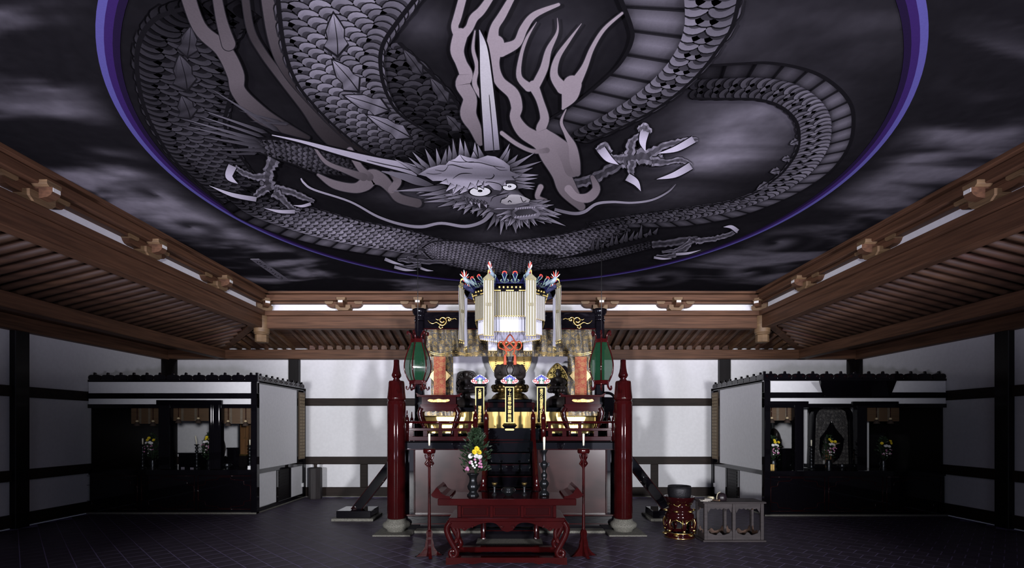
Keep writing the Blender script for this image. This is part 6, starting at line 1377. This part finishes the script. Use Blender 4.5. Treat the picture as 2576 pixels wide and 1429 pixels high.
blind(1935, 2000, 1018, 1058, RD + .14, 'bamboo blind nearest the corner post of the right side altar', g2, (1941, 1980)); blind(2182, 2262, 1020, 1060, RD + .14, 'dim bamboo blind beyond the arched shrine of the right side altar', g2, (2205, 2240))
# ---- leaning black board above the right altar
o = MB().hexa([(XX(2080, 10.5), 10.56, ZZ(996, 10.5)), (XX(2246, 10.5), 10.56, ZZ(996, 10.5)), (XX(2246, 10.5), 10.62, ZZ(996, 10.5)), (XX(2080, 10.5), 10.62, ZZ(996, 10.5)), (XX(2066, 10.3), 10.32, ZZ(958, 10.35)), (XX(2258, 10.3), 10.32, ZZ(958, 10.35)), (XX(2258, 10.3), 10.38, ZZ(958, 10.35)), (XX(2066, 10.3), 10.38, ZZ(958, 10.35))]).build('leaning_board', M_black)
tag(o, 'black lacquer board leaning out above the arched shrine of the right side altar', 'board')
# ---- arched shrine with parted patterned curtain
D = 11.5; sa = thing('arched_shrine', 'black arched shrine with parted grey patterned curtain in the right side altar', 'shrine', (XX(2091, D), D, .955)); Z = lambda y: ZZ(y, D); X = lambda x: XX(x, D)
arch = cat([(2037, 1168), (2039, 1120), (2041, 1070), (2042, 1042), (2050, 1026), (2064, 1018), (2078, 1012), (2091, 1009), (2104, 1012), (2118, 1018), (2132, 1026), (2141, 1040), (2142, 1070), (2144, 1120), (2146, 1168)], 3)
inner = [(2091 + (x - 2091) * .84, 1090 + (y - 1090) * .88 if y < 1100 else y) for x, y in arch]
mb = MB(); n = len(arch); A = [(X(x), D - .05, Z(y)) for x, y in arch]; I = [(X(x), D - .05, Z(y)) for x, y in inner]
mb.add(A + I + [(p[0], D + .12, p[2]) for p in A] + [(p[0], D + .12, p[2]) for p in I], [(i, i + 1, n + i + 1, n + i) for i in range(n - 1)] + [(2 * n + i + 1, 2 * n + i, 3 * n + i, 3 * n + i + 1) for i in range(n - 1)] + [(i + 1, i, 2 * n + i, 2 * n + i + 1) for i in range(n - 1)] + [(n + i, n + i + 1, 3 * n + i + 1, 3 * n + i) for i in range(n - 1)])
mb.build('arched_frame', M_black, sa)
M_greyb = brocade('grey_patterned_cloth', (.018, .016, .018), (.20, .19, .17), (.10, .095, .09), 11, metal=.2, rough=.6)
left_c = [(2048, 1168), (2050, 1120), (2052, 1060), (2056, 1036), (2070, 1026), (2091, 1019), (2091, 1058), (2078, 1082), (2062, 1102), (2060, 1130), (2070, 1168)]
right_c = [(2091, 1019), (2112, 1026), (2126, 1036), (2132, 1060), (2134, 1120), (2136, 1168), (2092, 1168), (2112, 1152), (2122, 1130), (2124, 1104), (2106, 1082), (2091, 1058)]
for pl in (left_c, right_c): MB().prism([(X(a), Z(b)) for a, b in pl], lambda a, b, d: (a, d + .01 * math.sin(a * 40), b), D + .02, D + .0).build('curtain', M_greyb, sa)
MB().box(XX(2036, D + .3), XX(2150, D + .3), D + .3, D + .32, .955, Z(1012)).build('shrine_back', M_black, sa)
MB().box(X(2030), X(2152), D - .1, D + .34, .955, Z(1167), .006).build('shrine_base', M_black, sa)
MB().lathe([(.16, Z(1167)), (.17, Z(1155)), (.10, Z(1148)), (.12, Z(1130)), (.08, Z(1118)), (.05, Z(1115)), (.07, Z(1107)), (.05, Z(1100)), (0, Z(1098))], (X(2091), D + .16, 0), 16, sy=.6, cap=False).build('shrine_figure', M_statue, sa)
# pale carved wooden ornament on a stand
or_ = thing('carved_ornament', 'pale carved wooden hook ornament on a post before the arched shrine', 'ornament', (XX(2086, 11.15), 11.15, .955)); D = 11.15
q = MB(); q.tube(cat([PX(2089, 1106, D), PX(2096, 1110, D), PX(2099, 1117, D), PX(2098, 1126, D), PX(2092, 1130, D)], 5), [.012] * 5 + [.028] * 10 + [.012] * 6, 8); q.tube([PX(2098, 1117, D), PX(2106, 1116, D), PX(2113, 1115, D)], [.026, .018, .012], 8); q.build('carved_hook', M_slip, or_)
MB().box(XX(2080, D), XX(2092, D), D, D + .06, .955, ZZ(1130, D), .005).build('post', M_shrine, or_)
# ---- inner furnishings, left altar
def dark_stand(x0, x1, y0, y1, D, label, name='offering_cabinet', m=M_black, cat_='cabinet'):
    t = thing(name, label, cat_, (XX((x0 + x1) / 2, D), D, .02)); h0, h1 = .02, ZZ(y0, D)
    MB().box(XX(x0, D), XX(x1, D), D, D + .4, h0, h1 - .03, .006).build('body', m, t); MB().box(XX(x0 - 2, D), XX(x1 + 2, D), D - .02, D + .42, h1 - .03, h1, .006).build('top', m, t); return t
dark_stand(449, 500, 1139, 1170, 12.2, 'black cabinet behind the middle counter of the left side altar'); dark_stand(572, 603, 1126, 1170, 12.2, 'tall black cabinet beside the shrine doors in the left side altar')
dark_stand(1968, 1991, 1128, 1170, 12.0, 'black cabinet inside the first opening of the right side altar'); dark_stand(2166, 2225, 1090, 1170, 12.3, 'tall black cabinet in the outer opening of the right side altar')
t = thing('shrine_cupboard', 'brown wooden shrine cupboard with closed doors in the left side altar', 'cupboard', (XX(617, 12.1), 12.1, .02)); D = 12.1
MB().box(XX(600, D), XX(640, D), D + .03, D + .4, .02, ZZ(1060, D)).build('body', M_darkwood, t)
for a, b in ((604, 616.5), (617.5, 631)):
    d = pb(MB(), a, b, 1067, 1143, D, D + .03, .004).build('door', M_shrine, t); MB().ball(PX((a if a > 610 else b) + (2 if a > 610 else -2), 1102, D - .01), .014).build('door_pull', M_oldgold, d)
pb(MB(), 602, 633, 1143, 1147, D - .02, D + .03, .003).build('gold_sill', M_oldgold, t)
def dark_figure(px, top, base, D, hw, label):
    t = thing('shadowed_statue', label, 'statue', (XX(px, D), D, .955), 'statues in the side altars'); c = (XX(px, D), D, 0); Z = lambda y: ZZ(y, D); k = D / F; h_ = base - top
    MB().box(c[0] - hw * k * 1.1, c[0] + hw * k * 1.1, D - .15, D + .25, .02, Z(base), .01).build('plinth', M_black, t)
    MB().prism([(XX(px + hw * a, D), Z(base - h_ * b)) for a, b in cat([(-1, .0), (-1.1, .4), (-.7, .85), (0, 1.05), (.7, .85), (1.1, .4), (1, 0)], 4)], lambda a, b, d: (a, d, b), D + .2, D + .15).build('halo', M_statue, t)
    MB().lathe([(hw * k * .85, Z(base)), (hw * k * .95, Z(base - h_ * .1)), (hw * k * .6, Z(base - h_ * .25)), (hw * k * .6, Z(base - h_ * .5)), (hw * k * .3, Z(base - h_ * .6)), (hw * k * .15, Z(base - h_ * .64)), (hw * k * .25, Z(base - h_ * .74)), (hw * k * .22, Z(base - h_ * .85)), (0, Z(base - h_ * .9))], c, 20, sy=.7, cap=False).build('seated_figure', M_statue, t)
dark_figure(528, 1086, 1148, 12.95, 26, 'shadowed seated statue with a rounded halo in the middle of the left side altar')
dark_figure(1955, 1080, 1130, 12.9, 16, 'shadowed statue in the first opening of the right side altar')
def small_candlestick(px, top, D, label, cl, ch, z0=.955, lean=0, wide=1.0):
    k = D / F; c = (XX(px, D), D, z0); H_ = ZZ(top, D) - z0; t = thing('slim_candlestick', label, 'candlestick', c, 'candlesticks of the side altars'); prof = [(8, 0), (8, .03), (4, .06)]
    for j in range(6): f = .08 + j * .145; prof += [(2.2, f), (4.5 * wide, f + .05), (2.2, f + .10)]
    prof += [(2.2, .95), (6, .985), (6.2, 1.0), (1.5, 1.0)]
    MB().lathe([(r * k, f * H_) for r, f in prof], c, 16).build('turned_stem', M_bronze, t)
    candle((c[0], c[1], z0 + H_), ch * k, cl, .014, lean)
small_candlestick(359, 1118, 11.25, 'slim dark candlestick in the outer opening of the left side altar', 'white candle in the outer opening of the left side altar', 15); small_candlestick(495, 1118, 11.25, 'slim dark candlestick before the middle cabinet of the left side altar', 'leaning white candle in the middle opening of the left side altar', 22, lean=-.15); small_candlestick(629, 1120, 11.3, 'slim dark candlestick beside the corner post of the left side altar', 'white candle beside the corner post of the left side altar', 14)
small_candlestick(2041, 1122, 11.0, 'slim dark candlestick before the arched shrine', 'white candle on the nearer side of the arched shrine', 15); small_candlestick(2153, 1116, 11.2, 'thick dark candlestick on the far side of the arched shrine', 'thin white candle on the far side of the arched shrine', 19, wide=1.7)
def altar_flowers(px, D, y_y, vase_lbl, lbl, seed, green=120, rx=.17):
    k = D / F; c = (XX(px, D), D, .955); t = thing('small_vase', vase_lbl, 'vase', c, 'vases of the side altars')
    MB().lathe([(.07, 0), (.075, .02), (.045, .06), (.075, .12), (.05, .18), (.06, .22), (.05, .22), (.035, .18)], c, 20, cap=False).build('vase_body', M_bronze, t)
    z = .955 + .20; r = random.Random(seed); s = .85
    def at(y): return (ZZ(y, D) - z) / s
    F_ = [('yellow_chrysanthemum', r.uniform(-.07, .07) + dx, at(y_y + dy)) for dx, dy in ((0, 0), (-.05, 5), (.05, 5))] + [('white_chrysanthemum', dx, at(y_y + dy)) for dx, dy in ((-.06, 12), (.05, 13), (0, 11))] + [('pink_daisy', r.uniform(-.12, .12), at(y_y + r.uniform(18, 34))) for _ in range(11)] + [('white_daisy', r.uniform(-.09, .09), at(y_y + r.uniform(20, 38))) for _ in range(6)]
    bouquet((c[0], c[1]), z, s, lbl, F_, D, green=green, rx=rx, top=max(.25, at(y_y - 10)), seed=seed, grp='bouquets of the side altars')
altar_flowers(384, 11.2, 1102, 'dark vase in the outer opening of the left side altar', 'yellow, white and pink bouquet in the outer opening of the left side altar', 11); altar_flowers(528, 11.2, 1100, 'dark vase in the middle opening of the left side altar', 'bouquet with much greenery in the middle opening of the left side altar', 12, 240, .24)
altar_flowers(1945, 11.0, 1108, 'dark vase beside the corner post of the right side altar', 'yellow, white and pink bouquet beside the corner post of the right side altar', 13); altar_flowers(2085, 11.0, 1106, 'dark vase before the arched shrine', 'yellow, white and pink bouquet before the arched shrine', 14); altar_flowers(2222, 11.0, 1110, 'dark vase in the outer opening of the right side altar', 'dim bouquet in the outer opening of the right side altar', 15)
def burner(px, D, label):
    k = D / F; c = (XX(px, D), D, .955); t = thing('small_burner', label, 'incense burner', c, 'incense burners of the side altars')
    MB().lathe([(.05, 0), (.05, .012), (.03, .02), (.075, .05), (.085, .085), (.07, .11), (.078, .12), (.06, .12), (.05, .07)], c, 20, cap=False).build('burner_bowl', M_bronze, t)
    for s in (-1, 1): MB().tube(cat([(c[0] + s * .075, D, 1.03), (c[0] + s * .105, D, 1.05), (c[0] + s * .075, D, 1.075)], 3), .008, 6).build('ear_handle', M_bronze, t)
burner(421, 11.15, 'small bronze burner near the outer post of the left side altar'); burner(572, 11.15, 'small bronze burner in the corner opening of the left side altar'); burner(2000, 11.0, 'small bronze burner before the first post of the right side altar'); burner(2118, 10.95, 'small bronze burner to the far side of the carved ornament')
def card(px, w_, y0, D, m, label, nm='offering_card', cat_='card'):
    k = D / F; hgt = max(.03, ZZ(y0, D) - .957); o = MB().box(-w_ * k / 2, w_ * k / 2, -.012, .012, 0, hgt, .002).build(nm, m); o.location = (XX(px, D), D, .956); return tag(o, label, cat_)
card(460, 8, 1175, 11.1, M_palecard if False else mat('grey_card', (.20, .18, .22), .7), 'small grey card beside the candlestick of the left side altar'); card(483, 8, 1176, 11.08, MATS['grey_card'], 'second small grey card before the middle cabinet, left side altar'); card(627, 7, 1172, 10.99, M_white, 'bright white card by the corner post of the left side altar')
t = thing('paper_lantern', 'small yellow paper box lantern by the corner post of the right side altar', 'lantern', (XX(1940, 10.9), 10.9, .955)); D = 10.9
MB().box(XX(1935, D), XX(1945.5, D), D - .04, D + .04, .957, ZZ(1168, D), .003).build('paper_body', mat('yellow_paper', (.62, .42, .12), .7), t)
for x in (1935, 1940.2, 1945.5): MB().box(XX(x, D) - .004, XX(x, D) + .004, D - .045, D - .04, .957, ZZ(1168, D)).build('frame_bar', M_shrine, t)
# wall socket and switch plates on the end walls
for s, X0, y, nm in ((-1, LX, 13.3, 'left'), (1, RXX, 13.28, 'right')):
    o = MB().box(X0 - s * .012, X0 + s * .03, y - .03, y + .03, .30, .40, .004).build('wall_socket', M_white); tag(o, 'white wall socket low on the end wall of the %s side altar' % nm, 'socket')
